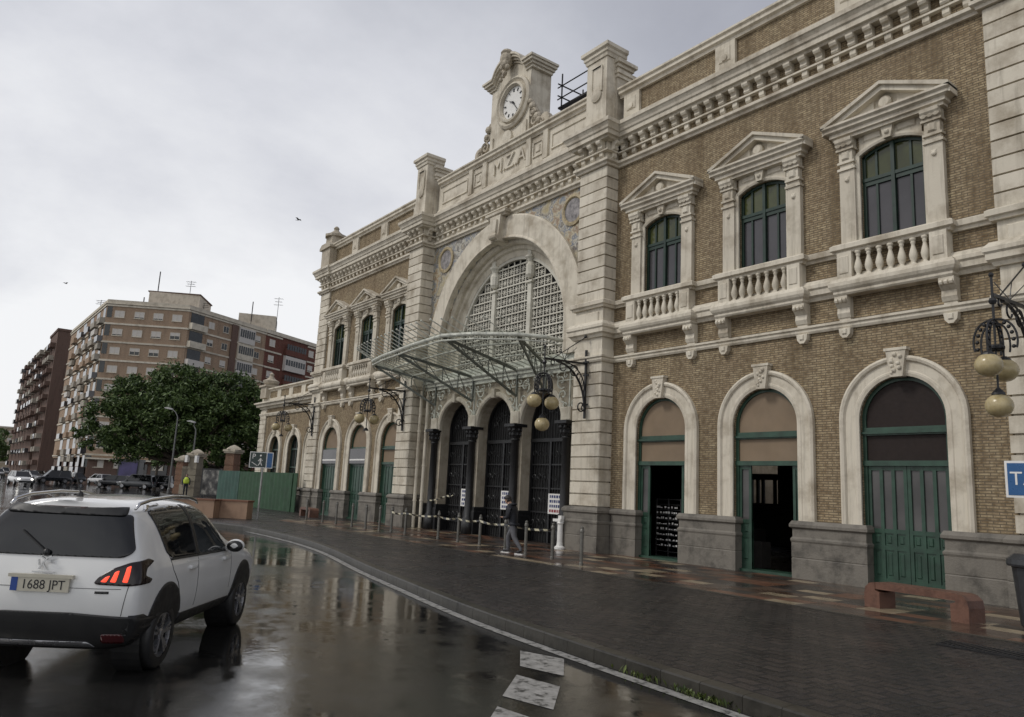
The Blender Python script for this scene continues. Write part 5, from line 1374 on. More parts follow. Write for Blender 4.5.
for s in (-1, 1):
    overlay(bv, rounded([(s*.56,.335),(s*.74,.335),(s*.74,.41),(s*.56,.41)], .03), 'R', 'rear_reflector', 'lampred', car, .026, .03)
    po = [(-.20,.80),(-.16,.86),(-.05,.945),(.08,1.0),(.28,1.03),(.37,1.0),(.25,.94),(.23,.87),(.34,.825),(.31,.79),(.05,.775),(-.18,.785)]
    dg = 'D-' if s < 0 else 'D+'
    po = [(a_*.92, .795+(z_-.775)*.84) for a_, z_ in po]
    tl = overlay(bv, rounded(po, .02), dg, 'tail_lamp', 'lampblack', car, .010, .03)
    for a0, z1 in ((-.14,.878), (-.075,.92), (.01,.958)):
        overlay(bv, rounded([(a0,.826),(a0+.038,.822),(a0+.066,z1),(a0+.034,z1-.015)], .01), dg, 'claw_light', 'brake', tl, .016, .02)
overlay(bv, [(-.70,.768),(.70,.768),(.70,.772),(-.70,.772)], 'R', 'panel_gap', 'carblack', car, .003, .06, .004)
for s in (-1, 1): overlay(bv, [(s*.72,.55),(s*.725,.55),(s*.76,.80),(s*.755,.80)], 'R', 'panel_gap', 'carblack', car, .003, .06, .004)
overlay(bv, [(-.60,.73),(-.48,.73),(-.48,.75),(-.60,.75)], 'R', 'model_badge', 'carblack', car, .006, .05)
pl = MB(); pl.box(-.775,-.75,-.26,.26,.735,.848); pl.box(-.78,-.74,-.29,.29,.847,.875); plo = pl.build('number_plate', 'plate', car)
pl = MB(); pl.box(-.7775,-.7745,.20,.26,.737,.846); pl.build('euro_band', 'euroblue', plo)
text_mesh('plate_characters', '1688 JPT', .108, 'platink', plo, basis((-.7765,-.03,.789), (0,-1,0)), .001)
# rampant emblem above the plate
m_ = MB()
E_ = [((-.02,.0),(.02,.045)), ((.02,.045),(.055,.06)), ((-.02,.0),(-.05,-.05)), ((-.02,0),(.015,-.05)), ((.0,.03),(-.04,.05)), ((.01,.02),(.05,.015)), ((-.05,-.02),(-.06,.03))]
xx = -.735
for (a, b) in E_: m_.bar((xx-.0,-a[0],.965+a[1]), (xx-.0,-b[0],.965+b[1]), .018, .012)
m_.bar((xx-.01,.1,.893), (xx-.01,-.1,.893), .014, .01)
m_.build('emblem', 'chrome', car)
m_ = MB(); m_.lathe([(.035,0),(.03,.03),(.012,.05)], (-.28,0,1.515), 8); m_.tube([(-.28,0,1.55),(-.42,0,1.72)], .006, 5); m_.build('aerial', 'carblack', car)
overlay(bv, rounded([(-.72,1.02),(-.64,1.09),(.64,1.09),(.72,1.02)], .05), 'F', 'windscreen', 'carglass', car, .007, .08)
overlay(bv, [(-.55,.5),(.55,.5),(.5,.66),(-.5,.66)], 'F', 'front_grille', 'carblack', car, .01, .08)
car.location = (-8.19,-14.73,0); car.scale = (.905,.92,1.)
for o in kids(car):
    if o.name.split('.')[0] == 'wheel': o.scale = (1,1,.93)

# ------------------------------------------------------------------ traffic and parked cars in the distance
def make_small_car(name, col, kind='hatch', lights=False):
    o = empty(name, (0,0,0)); local(o)
    M['c_'+col[0]] = M.get('c_'+col[0]) or simple(col[0]+'_car_paint', col[1], .2, var=.05, coat=.6)
    h = {'hatch': 1.5, 'suv': 1.75, 'van': 1.95}[kind]; L_ = 4.3
    side = [(-2.1,.35),(-2.15,.75),(-2.05,.98),(2.0,.98) if kind != 'van' else (2.05,1.05),(2.12,.7),(2.1,.35)] if False else None
    stn = []
    prof = [(-2.15,.5,.75),(-2.12,.84,1.0),(-1.6,.87,1.0),(0,.88,.98),(1.2,.87,.95),(1.8,.83,.88),(2.1,.70,.75)]
    for x, wy, zt in prof: stn.append([(x,0,.28),(x,wy*.9,.28),(x,wy,.5),(x,wy,zt-.12),(x,wy*.93,zt),(x,0,zt+.02)])
    stn = [[(stn[0][0][0]-.03,0,p[2]) for p in stn[0]]]+stn+[[(2.16,0,p[2]*.97) for p in stn[-1]]]
    b = half_loft(stn, 1); apply_mods(b); b.data.materials.append(M['c_'+col[0]]); b.parent = o; b.name = 'body'
    roof = {'hatch': (-1.9,-1.5,.35,1.15), 'suv': (-2.05,-1.85,.4,1.15), 'van': (-2.08,-1.98,.7,1.35)}[kind]
    def loop(x0, x1, wy, z): return [(x0,-wy,z),(x1,-wy,z),(x1,wy,z),(x0,wy,z)]
    lo, hi = loop(roof[0], roof[3], .80, .95), loop(roof[1], roof[2], .62, h)
    m_ = MB(); m_.add(lo+hi, [(0,1,5,4),(1,2,6,5),(2,3,7,6),(3,0,4,7)]); m_.build('windows', 'carglass', o)
    m_ = MB(); m_.box(roof[1]-.03, roof[2]+.03, -.64, .64, h-.03, h+.03)
    for a, c in zip(lo, hi): m_.bar(a, c, .09)
    for u in (.45,): m_.bar(((roof[0]+roof[3])*.5,-.81,.95), ((roof[1]+roof[2])*.5,-.63,h), .06); m_.bar(((roof[0]+roof[3])*.5,.81,.95), ((roof[1]+roof[2])*.5,.63,h), .06)
    m_.build('roof', M['c_'+col[0]], o)
    for x in (-1.3, 1.35):
        for s in (-1, 1):
            m_ = MB(); m_.smooth = True; m_.lathe([(.31,-.1),(.32,-.06),(.32,.06),(.31,.1)], (x,s*.80,.32), 18, 'y'); wh = m_.build('wheel', 'tyre', o)
            m_ = MB(); m_.lathe([(.2,.1*s),(.19,.115*s),(.001,.12*s)], (x,s*.80,.32), 12, 'y'); m_.build('rim', 'alloy', wh)
    for s in (-1, 1):
        m_ = MB(); m_.ball((2.02,s*.6,.70), .13, 10, 8, .7); m_.build('headlight', 'headlamp' if lights else 'chrome', o)
        m_ = MB(); m_.box(-2.19,-2.1,s*.62-.12,s*.62+.12,.75,.95); m_.build('tail_light', 'lampred', o)
        m_ = MB(); m_.box(.85,.98,min(s*.86,s*1.02),max(s*.86,s*1.02),.95,1.08); m_.build('wing_mirror', M['c_'+col[0]], o)
    m_ = MB(); m_.box(2.08,2.15,-.6,.6,.34,.52); m_.build('front_bumper', 'carblack', o)
    return o
CW, CB, CG, CS = ('white',(.6,.6,.6)), ('black',(.012,.013,.016)), ('grey',(.09,.095,.1)), ('silver',(.3,.3,.3))
cars = {}
PARK = [(CW,'hatch',-91.5,-8.6,radians(8),True,'white car driving up the road with its headlamps lit'),
        (CB,'hatch',-56.4,-13.4,radians(178),False,'black car cut off by the left edge of the view'),
        (CB,'suv',-113,-3.4,radians(-80),False,'tall dark four by four parked side on in the square'),
        (CG,'hatch',-126,-4.6,radians(10),False,'grey car parked beyond the white car with headlamps'),
        (CB,'hatch',-122,-.4,radians(-70),False,'low black car parked just past the dark four by four'),
        (CW,'hatch',-116,2.4,radians(200),False,'white car parked across the square with its nose to the left'),
        (CB,'hatch',-97.5,1.0,radians(-120),False,'black car parked left of the kiosk, nearest the square'),
        (CG,'suv',-95.2,2.9,radians(-122),False,'dark grey four by four parked before the violet kiosk'),
        (CB,'suv',-96,5.0,radians(-125),False,'black four by four parked right of the kiosk under the tree'),
        (CS,'hatch',-176,-1.2,radians(0),False,'silver car far down the street by the brown tower'),
        (CG,'hatch',-150,-1.4,radians(5),False,'grey car parked far off along the balconied street side'),
        (CS,'suv',-205,-2.6,radians(0),False,'pale four by four parked farthest down the street'),
        (CB,'hatch',-140,1.0,radians(10),False,'black car parked at the corner of the tan block'),
        (CS,'hatch',-160,-6.5,radians(4),False,'silver car parked on the left of the far street')]
for (col, kind, x, y, rz, li, lab) in PARK:
    key = (col[0], kind, li)
    nm = 'parked_car' if not li else 'moving_car'
    if key not in cars: cars[key] = make_small_car(nm, col, kind, li); o = cars[key]
    else: o = copy_tree(cars[key])
    o.location = (x,y,0); o.rotation_euler = (0,0,rz); o.scale = (.93,)*3; tag(o, lab, 'car', 'cars beyond the junction')

# ------------------------------------------------------------------ people
M['skin'] = simple('skin', (.36,.22,.155), .5, var=.08); M['hair'] = simple('dark_hair', (.015,.012,.01), .6)
M['jacket'] = simple('dark_navy_jacket', (.008,.009,.014), .7, var=.3, scale=5, bmp=.3); M['jeans'] = simple('grey_trousers', (.10,.10,.11), .75, var=.2, scale=8, bmp=.3)
M['shoe'] = simple('dark_trainers', (.02,.02,.022), .5); M['sole'] = simple('white_trainer_sole', (.6,.6,.58), .5)
M['hivis'] = simple('fluorescent_yellow_vest', (.50,.62,.06), .6, var=.1); M['navy'] = simple('dark_uniform', (.012,.014,.022), .7)
def figure(root, J, bones, mats, levels=2):
    """one continuous skinned body: J name -> (pos, radius); bones (a, b, material)"""
    names = list(J); idx = {n: i for i, n in enumerate(names)}
    me = bpy.data.meshes.new('body'); me.from_pydata([J[n][0] for n in names], [(idx[a], idx[b]) for a, b, _ in bones], [])
    o = bpy.data.objects.new('body', me); COL.objects.link(o)
    md = o.modifiers.new('k', 'SKIN'); md.use_smooth_shade = True
    bm = bmesh.new(); bm.from_mesh(me); sk = bm.verts.layers.skin.verify(); bm.verts.ensure_lookup_table()
    for n, i in idx.items():
        r = J[n][1]; bm.verts[i][sk].radius = r if isinstance(r, tuple) else (r, r); bm.verts[i][sk].use_root = (i == 0)
    bm.to_mesh(me); bm.free()
    s = o.modifiers.new('s', 'SUBSURF'); s.levels = levels; s.render_levels = levels
    apply_mods(o)
    segs = [(Vector(J[a][0]), Vector(J[b][0]), m, max(J[b][1]) if isinstance(J[b][1], tuple) else J[b][1]) for a, b, m in bones]
    for m in mats: o.data.materials.append(M[m])
    for p in o.data.polygons:
        best = None
        for a, b, m, r in segs:
            t = max(0, min(1, (p.center-a).dot(b-a)/max(1e-9, (b-a).length_squared))); d = (p.center-(a+(b-a)*t)).length/(r+.02)
            if best is None or d < best[0]: best = (d, m)
        p.material_index = mats.index(best[1])
    o.parent = root; WM[o.name] = Matrix.Identity(4)
    return o
def hand(J, bones, s, wrist, d, mat):
    """palm, four unequal bent fingers and a thumb, starting at the wrist and pointing along d"""
    d = Vector(d).normalized(); up = Vector((0,0,1)); side = d.cross(up).normalized(); dn = side.cross(d).normalized()
    w = Vector(J[wrist][0]); J['palm'+s] = (tuple(w+d*.07), (.036,.02)); bones.append((wrist,'palm'+s,mat))
    for i, ln in enumerate((.062,.072,.068,.052)):
        k = w+d*.085+side*(i-1.5)*.021
        a, b, c = k, k+d*ln*.5-dn*.01, k+d*ln*.8-dn*.035
        for nme, q, r in (('a',a,.0095),('b',b,.009),('c',c,.0075)): J['f%s%d%s' % (nme,i,s)] = (tuple(q), r)
        bones += [('palm'+s,'fa%d%s' % (i,s),mat), ('fa%d%s' % (i,s),'fb%d%s' % (i,s),mat), ('fb%d%s' % (i,s),'fc%d%s' % (i,s),mat)]
    t1 = w+d*.03+side*.035; t2 = t1+d*.035+side*.02-dn*.012
    J['ta'+s] = (tuple(t1), .011); J['tb'+s] = (tuple(t2), .0095); bones += [(wrist,'ta'+s,mat), ('ta'+s,'tb'+s,mat)]
def head(root, c, fwd, hair=True, pitch=0., r=.098, cap=None):
    f = Vector(fwd).normalized(); sd = f.cross(Vector((0,0,1))).normalized(); up = sd.cross(f).normalized()
    R = Matrix((f, sd, up)).transposed() @ Matrix.Rotation(pitch, 3, 'Y')
    def place(mb): mb.v = [tuple(Vector(c)+R @ Vector(p)) for p in mb.v]; return mb
    m_ = MB(); m_.smooth = True
    m_.lathe([(.02,-.125),(.045,-.118),(.062,-.09),(.072,-.05),(.077,0),(.077,.045),(.066,.085),(.04,.112),(.001,.122)], (0,0,0), 18)
    m_.v = [(p[0]*1.18+(.012 if p[2] < -.04 and p[0] > 0 else 0), p[1], p[2]) for p in m_.v]
    m_.smooth = True; m_.tube([(.085,0,.015),(.105,0,-.018),(.09,0,-.032)], [.008,.014,.01], 8)
    for s in (-1, 1): m_.lathe([(.001,-.012),(.022,-.008),(.026,.0),(.001,.01)], (-.005,s*.078,-.012), 10, 'y')
    m_.tube([(.083,-.024,-.06),(.09,0,-.062),(.083,.024,-.06)], .006, 6)
    h = place(m_).build('head', 'skin', root)
    m_ = MB()
    for s in (-1, 1): m_.ball((.083,s*.03,.012), .011, 8, 6)
    place(m_).build('eyes', 'hair', h)
    m_ = MB(); m_.smooth = True
    m_.lathe([(.088,-.01),(.09,.03),(.08,.075),(.055,.115),(.001,.138)], (0,0,0), 18)
    m_.v = [(p[0]*1.16-.012, p[1]*1.03, p[2] if p[0] < .03 else max(p[2], .04+.02*(p[0]*10))) for p in m_.v]
    m_.lathe([(.08,-.075),(.085,-.02),(.07,.04)], (-.028,0,0), 14)
    place(m_).build('hair', cap or 'hair', h)
# the walker, head bent over, hands in front
pw = empty('person', (-16.3,-3.45,ZG), radians(203), 'person in dark jacket and grey trousers walking left with bowed head before the entrance', 'person'); local(pw)
J = {'pelvis':((0,0,.86),(.155,.13)), 'waist':((.02,0,1.0),(.165,.14)), 'chest':((.07,0,1.2),(.195,.15)), 'upper':((.10,0,1.33),(.15,.12)), 'neck':((.155,0,1.43),.06), 'skull':((.20,0,1.52),.07),
     'hipR':((.01,-.09,.82),.105), 'kneeR':((.22,-.10,.48),.08), 'ankR':((.2,-.10,.10),.055), 'toeR':((.39,-.115,.045),(.045,.035)),
     'hipL':((.0,.09,.82),.105), 'kneeL':((-.1,.10,.46),.08), 'ankL':((-.36,.11,.13),.055), 'toeL':((-.2,.115,.045),(.045,.035)),
     'shR':((.08,-.19,1.31),.085), 'elR':((.06,-.25,1.04),.062), 'wrR':((.27,-.16,1.02),.036),
     'shL':((.08,.19,1.31),.085), 'elL':((.06,.25,1.04),.062), 'wrL':((.27,.14,1.03),.036)}
Bn = [('pelvis','waist','jacket'),('waist','chest','jacket'),('chest','upper','jacket'),('upper','neck','jacket'),('neck','skull','skin'),
      ('pelvis','hipR','jeans'),('hipR','kneeR','jeans'),('kneeR','ankR','jeans'),('ankR','toeR','shoe'),('pelvis','hipL','jeans'),('hipL','kneeL','jeans'),('kneeL','ankL','jeans'),('ankL','toeL','shoe'),
      ('upper','shR','jacket'),('shR','elR','jacket'),('elR','wrR','jacket'),('upper','shL','jacket'),('shL','elL','jacket'),('elL','wrL','jacket')]
hand(J, Bn, 'R', 'wrR', (.85,.35,.2), 'skin'); hand(J, Bn, 'L', 'wrL', (.85,-.35,.2), 'skin')
figure(pw, J, Bn, ['jacket','jeans','skin','shoe'])
head(pw, (.235,0,1.56), (1,0,-.0), pitch=.45)
for n_, (x, y, a) in {'R': (.30,-.108,0), 'L': (-.28,.113,0)}.items():
    m_ = MB(); m_.smooth = False; m_.prism(rounded([(x-.15,y-.045),(x+.14,y-.05),(x+.15,y+.03),(x-.14,y+.045)], .03), 'z', .0, .035); m_.build('trainer_sole', 'sole', pw)
m_ = MB(); m_.smooth = True; m_.lathe([(.19,-.02),(.2,0),(.195,.04)], (0,0,.84), 20); m_.v = [(p[0]*.82,p[1],p[2]) for p in m_.v]; m_.build('jacket_hem', 'jacket', pw)
m_ = MB(); m_.smooth = True; m_.tube([(.07+.095*cos(t*.5+.9), .10*sin(t*.5+.9), 1.42-.02*cos(t*.5+.9)) for t in range(10)], .04, 8); m_.build('jacket_collar', 'jacket', pw)
pw.scale = (.92,.92,.9)
def stander(name, loc, rz, label, top, legs, vest=None):
    o = empty(name, loc, rz, label, 'person'); local(o)
    J = {'pelvis':((0,0,.92),(.16,.13)), 'waist':((0,0,1.08),(.165,.13)), 'chest':((0,0,1.28),(.20,.15)), 'upper':((0,0,1.42),(.15,.11)), 'neck':((.01,0,1.52),.055), 'skull':((.02,0,1.60),.07),
         'hipR':((0,-.09,.88),.105), 'kneeR':((.02,-.1,.5),.072), 'ankR':((-.02,-.11,.09),.05), 'toeR':((.16,-.13,.045),(.045,.035)), 'hipL':((0,.09,.88),.105), 'kneeL':((.02,.1,.5),.072), 'ankL':((-.02,.11,.09),.05), 'toeL':((.16,.13,.045),(.045,.035)),
         'shR':((0,-.2,1.39),.085), 'elR':((-.02,-.27,1.1),.06), 'wrR':((.08,-.27,.86),.034), 'shL':((0,.2,1.39),.085), 'elL':((-.02,.27,1.1),.06), 'wrL':((.08,.27,.86),.034)}
    Bn = [('pelvis','waist',top),('waist','chest',top),('chest','upper',top),('upper','neck',top),('neck','skull','skin'),('pelvis','hipR',legs),('hipR','kneeR',legs),('kneeR','ankR',legs),('ankR','toeR','shoe'),('pelvis','hipL',legs),('hipL','kneeL',legs),('kneeL','ankL',legs),('ankL','toeL','shoe'),
          ('upper','shR',top),('shR','elR',top),('elR','wrR',top),('upper','shL',top),('shL','elL',top),('elL','wrL',top)]
    hand(J, Bn, 'R', 'wrR', (.3,0,-.9), 'skin'); hand(J, Bn, 'L', 'wrL', (.3,0,-.9), 'skin')
    figure(o, J, Bn, [top,legs,'skin','shoe'])
    head(o, (.035,0,1.655), (1,0,0))
    if vest:
        m_ = MB(); m_.smooth = True; m_.lathe([(.215,1.0),(.225,1.1),(.24,1.28),(.20,1.42),(.12,1.50)], (0,0,0), 20); m_.v = [(p[0]*.82,p[1],p[2]) for p in m_.v]; m_.build('vest', vest, o)
    return o
stander('person', (-65.0,.55,ZG), radians(-20), 'person in a fluorescent yellow vest and dark clothes by the gate pillars', 'navy', 'navy', 'hivis')
stander('person', (-117.5,-.6,0), radians(-60), 'person in a pale top and dark trousers standing before the corner shop', 'sole', 'navy')

# ------------------------------------------------------------------ trees
def tree(name, x, y, lobes, n, trunk_h, label, leaf=.3, mat='leaf', seed=1, tr=.35, group=None):
    rnd = random.Random(seed); o = empty(name, (x,y,0), 0, label, 'tree', group)
    m_ = MB(); m_.smooth = True
    m_.tube([(x,y,0),(x+.1,y,trunk_h*.5),(x-.05,y+.05,trunk_h),(x+.1,y,trunk_h*1.5)], [tr*1.3,tr,tr*.85,tr*.5], 10)
    for (lx,ly,lz,rx,ry,rz) in lobes:
        b = Vector((lx,ly,lz)); a = Vector((x,y,trunk_h*.9)); mid = a.lerp(b,.5)+Vector((rnd.uniform(-.4,.4),rnd.uniform(-.4,.4),-.3))
        m_.tube([a,mid,b], [tr*.55,tr*.35,tr*.12], 7)
        for k in range(3):
            e = b+Vector((rnd.uniform(-1,1)*rx*.7,rnd.uniform(-1,1)*ry*.7,rnd.uniform(-.2,.8)*rz)); m_.tube([mid,mid.lerp(e,.6)+Vector((0,0,.2)),e], [tr*.25,tr*.15,tr*.04], 5)
    m_.build('trunk', 'bark', o)
    c = MB(); tot = sum(l[3]*l[4]*l[5] for l in lobes)
    for (lx,ly,lz,rx,ry,rz) in lobes:
        k = int(n*rx*ry*rz/tot)
        ncl = max(4, k//70)
        for q in range(ncl):
            d = Vector((rnd.gauss(0,1),rnd.gauss(0,1),rnd.gauss(0,1))).normalized(); rr = rnd.uniform(.55,1.0)
            cc = Vector((lx+d.x*rx*rr, ly+d.y*ry*rr, lz+d.z*rz*rr)); cr = rnd.uniform(.5,1.1)*max(.5, min(rx,rz)*.28)
            for i in range(70):
                e = Vector((rnd.gauss(0,.5),rnd.gauss(0,.5),rnd.gauss(0,.38)))*cr; p = cc+e
                nn = (Vector((rnd.gauss(0,.6),rnd.gauss(0,.6),rnd.gauss(.6,.5)))).normalized(); u = nn.orthogonal().normalized(); v = nn.cross(u); a = rnd.uniform(0,6.28); u2 = u*cos(a)+v*sin(a); v2 = nn.cross(u2); s = leaf*rnd.uniform(.6,1.25)
                c.add([p-u2*s, p+v2*s*.45+nn*s*.1, p+u2*s, p-v2*s*.45+nn*s*.1], [(0,1,2,3)])
    c.build('crown', mat, o)
    return o
r_ = Vector((.6,.8,0)); f_ = Vector((-.8,.6,0))
P0 = Vector((-83.5,4.8,0))
def lob(u, d, z, rx, rz): q = P0+r_*u+f_*d; return (q.x,q.y,z,rx,rx,rz)
tree('ficus_tree', P0.x, P0.y, [lob(-1,0,10.2,4.4,3.2), lob(-5,0,8.8,4.0,3.1), lob(3.2,0,9.8,4.0,3.1), lob(-8.2,.5,7.0,3.0,2.6), lob(-9.6,0,5.6,2.2,1.8), lob(0,-2.5,7.6,4.2,3.0), lob(-4.2,-2,5.6,3.4,2.4), lob(4.0,-2,7.2,3.4,2.8), lob(1,0,5.0,3.4,2.0), lob(-1.5,1,12.0,2.6,1.5), lob(-6,-1,4.4,2.6,1.6), lob(2.5,-2.5,4.2,2.6,1.6), lob(-6.8,.5,9.4,3.0,2.4), lob(5,1,3.0,3.0,1.8)], 64000, 3.4, 'broad dense dark green tree behind the street lamps', .21, seed=2, tr=.55, group='trees of the station yard')
Q0 = P0+r_*8.2+f_*1.5
P1 = P0; P0 = Q0
tree('ficus_tree', Q0.x, Q0.y, [lob(-1.5,0,9.4,3.4,2.8), lob(2.0,0,9.2,3.4,2.6), lob(0,-1.5,6.8,3.6,2.8), lob(4.2,0,7.6,2.8,2.6), lob(-3,-1,5.6,2.8,2.4), lob(3,-1,5.2,2.8,2.2), lob(4.6,.5,9.8,3.0,2.3), lob(-1,0,3.0,3.2,1.9), lob(4,0,3.2,3.0,1.9)], 42000, 3.2, 'dense dark green tree rising directly behind the annex roof', .21, seed=5, tr=.45, group='trees of the station yard')
P0 = P1
tree('street_tree', -128, -10.2, [(-128,-10.2,5.6,2.2,2.2,2.4), (-127.5,-11.2,4.2,1.8,1.8,1.5), (-128.5,-9.4,4.3,1.6,1.6,1.5)], 3500, 2.6, 'small dark street tree at the far left edge beyond the road', .26, seed=8, tr=.2)
tree('street_tree', -290, -1, [(-290,-1,8,4,4,4), (-288,3,6,3,3,3)], 2000, 3.5, 'distant tree at the end of the street before the beige block', .6, seed=9, tr=.3)
tree('street_tree', -112, 8.5, [(-112,8.5,5.2,2.6,2.6,2.2), (-111,10.5,4.6,2.2,2.2,1.8)], 4000, 2.6, 'lower round tree under the big crown, beside the kiosk', .26, seed=12, tr=.2)

# ------------------------------------------------------------------ apartment blocks
M['aptbrick'] = brick_mat('brown_apartment_brick', (.40,.27,.18), (.33,.215,.14), (.35,.24,.16), (.33,.28,.22), .25,.075, bmp=.3)
M['towerbrick'] = brick_mat('dark_red_brown_brick', (.165,.10,.078), (.13,.08,.062), (.15,.09,.07), (.14,.11,.095), .25,.075, bmp=.3)
M['redapt'] = brick_mat('oxblood_brick', (.17,.045,.032), (.13,.035,.025), (.15,.05,.035), (.15,.1,.08), .25,.075, bmp=.3)
M['render'] = stone_mat('cream_render', (.60,.55,.46), (.42,.38,.31), rough=.8); M['shutter'] = simple('pale_roller_shutter', (.52,.49,.45), .6, var=.1)
M['dimrender'] = stone_mat('stained_grey_render', (.36,.33,.28), (.20,.18,.15), rough=.8, streak=.6); M['beige'] = stone_mat('beige_render', (.40,.33,.24), (.30,.24,.17)); M['shop'] = glass_mat('dark_shop_window', (.03,.03,.03), .1)
WINCACHE = {}
def win(parent, p, rz, w=1.5, h=1.2, style=0):
    key = (w,h,style)
    if key not in WINCACHE:
        m_ = MB(); m_.box(-w/2,w/2,-.06,.02,0,.06); m_.box(-w/2,w/2,-.06,.02,h-.06,h); m_.box(-w/2,-w/2+.06,-.06,.02,0,h); m_.box(w/2-.06,w/2,-.06,.02,0,h); m_.box(-.03,.03,-.05,.02,0,h); m_.box(-w/2-.06,w/2+.06,-.12,.02,-.07,0)
        a = bpy.data.meshes.new('window'); a.from_pydata(m_.v,[],m_.f); a.materials.append(M['render'])
        m_ = MB(); sh = {0: h, 1: h*.5, 2: 0, 3: h*.8}[style]
        m_.m = 0; m_.box(-w/2+.05,w/2-.05,-.02,.01,0,h)
        m_.m = 1
        if sh > 0: m_.box(-w/2+.06,w/2-.06,-.04,-.02,h-sh,h-.05)
        b = bpy.data.meshes.new('pane'); b.from_pydata(m_.v,[],m_.f); b.materials.append(M['glass']); b.materials.append(M['shutter'])
        for pg, i in zip(b.polygons, m_.mi): pg.material_index = i
        WINCACHE[key] = (a,b)
    a, b = WINCACHE[key]
    o = bpy.data.objects.new('window', a); COL.objects.link(o); o.parent = parent; o.location = Vector(p)-WM[parent.name].translation; o.rotation_euler = (0,0,rz)
    q = bpy.data.objects.new('pane', b); COL.objects.link(q); q.parent = o
    return o
def frame(A, B):
    A, B = Vector((*A,0)), Vector((*B,0)); t = (B-A).normalized(); n = Vector((t.y,-t.x,0)); return A, t, n, (B-A).length, atan2(t.y,t.x)
rnd = random.Random(21)
A, B_, E_ = (-135,3), (-128.5,14), (-144.5,42.5)
F_ = (-137.45,29.9)
apt = empty('apartment_block', (-140,12,0), 0, 'tan brick apartment block with cream floor bands and a balconied street side', 'apartment block')
m_ = MB(); m_.prism([A,B_,F_,(-162,26),(-172,24),(-172,2.6)], 'z', 3.9, 28.6); m_.build('wall', 'aptbrick', apt)
m_ = MB(); m_.prism([(-134.7,3.3),(-129,14),(-138,29.5),(-162,26),(-171.8,24),(-171.8,2.9)], 'z', 0, 3.9); m_.build('ground_floor', 'towerbrick', apt)
m_ = MB()
OUT = [(-172,2.4),(-135.1,2.75),(-128.2,14),(-137.4,30)]
for k in range(9):
    z = 28.35-3*k; m_.mould([(-172,2.6),A,B_,F_], [(-.1,z-.16),(.14,z-.16),(.14,z+.12),(-.1,z+.12)])
m_.mould([(-172,2.6),A,B_,F_], [(-.3,28.55),(.25,28.55),(.25,28.7),(.05,28.75),(.05,29.3),(-.3,29.3)])
m_.build('floor_band', 'render', apt)
a, t, n, L_, rz = frame(A, B_)
cnt = 0
for k in range(9):
    z = 28.35-3*k-1.95
    for fr in (.16,.40,.63,.86):
        p = a+t*L_*fr+n*.0; win(apt, (p.x,p.y,z), rz, 1.55, 1.15, rnd.choice([0,0,0,3,1])); cnt += 1
a, t, n, L_, rz = frame(B_, F_)
for k in range(6):
    z = 28.35-3*k-1.95
    for d in (5.0,8.3,16.2):
        p = a+t*d; win(apt, (p.x,p.y,z), rz, 1.3, 1.15, rnd.choice([0,3,1,2])); cnt += 1
def blk(name, a, t, n, d0, d1, o0, o1, z0, z1, mat, parent):
    m_ = MB(); P = [a+t*d0+n*o0, a+t*d1+n*o0, a+t*d1+n*o1, a+t*d0+n*o1]; m_.prism([(q.x,q.y) for q in P], 'z', z0, z1); return m_.build(name, mat, parent)
for k in range(7):                                                   # corner bay balconies and the glazed galleries
    z = 28.35-3*k
    blk('balcony', a, t, n, .2, 3.6, -.2, .75, z-3.0, z-1.95, 'render' if k != 2 else 'shutter', apt)
    blk('balcony_recess', a, t, n, .5, 3.3, -.1, .03, z-1.95, z-.2, 'glass', apt)
    g = blk('glazed_gallery', a, t, n, 11.3, 15.2, -.1, .35, z-2.9, z-.2, 'shutter' if k != 1 else 'render', apt)
    for i in range(7): blk('gallery_pane', a, t, n, 11.45+i*.53, 11.85+i*.53, .34, .37, z-1.9, z-.5, 'glass', g)
blk('stair_panel', a, t, n, 9.6, 11.0, -.1, .2, 4, 28.3, 'towerbrick', apt)
a, t, n, L_, rz = frame((-172,2.6), A)
for k in range(9):
    z = 28.35-3*k
    for i, d in enumerate((L_-1.6, L_-7, L_-13, L_-20, L_-28)):
        w_ = 2.6 if i == 0 else 3.6
        blk('balcony', a, t, n, d-w_/2, d+w_/2, -.1, .8, z-3.0, z-2.05, rnd.choice(['dimrender','dimrender','aptbrick','greyglass']), apt)
        g = blk('balcony_recess', a, t, n, d-w_/2+.3, d+w_/2-.3, -.1, .04, z-1.95, z-.2, 'glass', apt)
        if rnd.random() < .2: blk('awning', a, t, n, d-w_/2, d+w_/2, .1, .6, z-1.2, z-.3, rnd.choice(['dimrender','shutter']), g)
# corner loggia on face 1
a, t, n, L_, rz = frame(A, B_)
for k in range(9):
    z = 28.35-3*k; blk('balcony_recess', a, t, n, .05, .85, -.1, .03, z-2.0, z-.2, 'glass', apt)
for i in range(4): blk('shop_window', a, t, n, .9+i*3, 3.3+i*3, -.6, -.2, .4, 3.2, 'shop' if i != 1 else 'shutter', apt)
blk('shop_awning', a, t, n, .3, L_-.3, -.5, .9, 3.6, 3.85, 'render', apt)
def antenna(parent, x, y, z, h, style):
    m_ = MB(); m_.tube([(x,y,z),(x,y,z+h)], .05, 6)
    if style: 
        for q, w_ in ((.95,.9),(.85,.7),(.75,.9)):
            m_.bar((x-.5*w_,y-.7*w_,z+h*q), (x+.5*w_,y+.7*w_,z+h*q), .05)
            for k in (-1,-.5,.5,1): m_.bar((x+.5*w_*k-.25,y+.7*w_*k+.2,z+h*q), (x+.5*w_*k+.25,y+.7*w_*k-.2,z+h*q), .03)
    else: m_.tube([(x,y,z+h*.3),(x,y,z+h)], .1, 6)
    m_.build('antenna', 'iron', parent)
m_ = MB(); m_.prism([(-140,9.8),(-136,17.2),(-143,21),(-147,13.6)], 'z', 28.6, 32.9); m_.build('roof_house', 'render', apt)
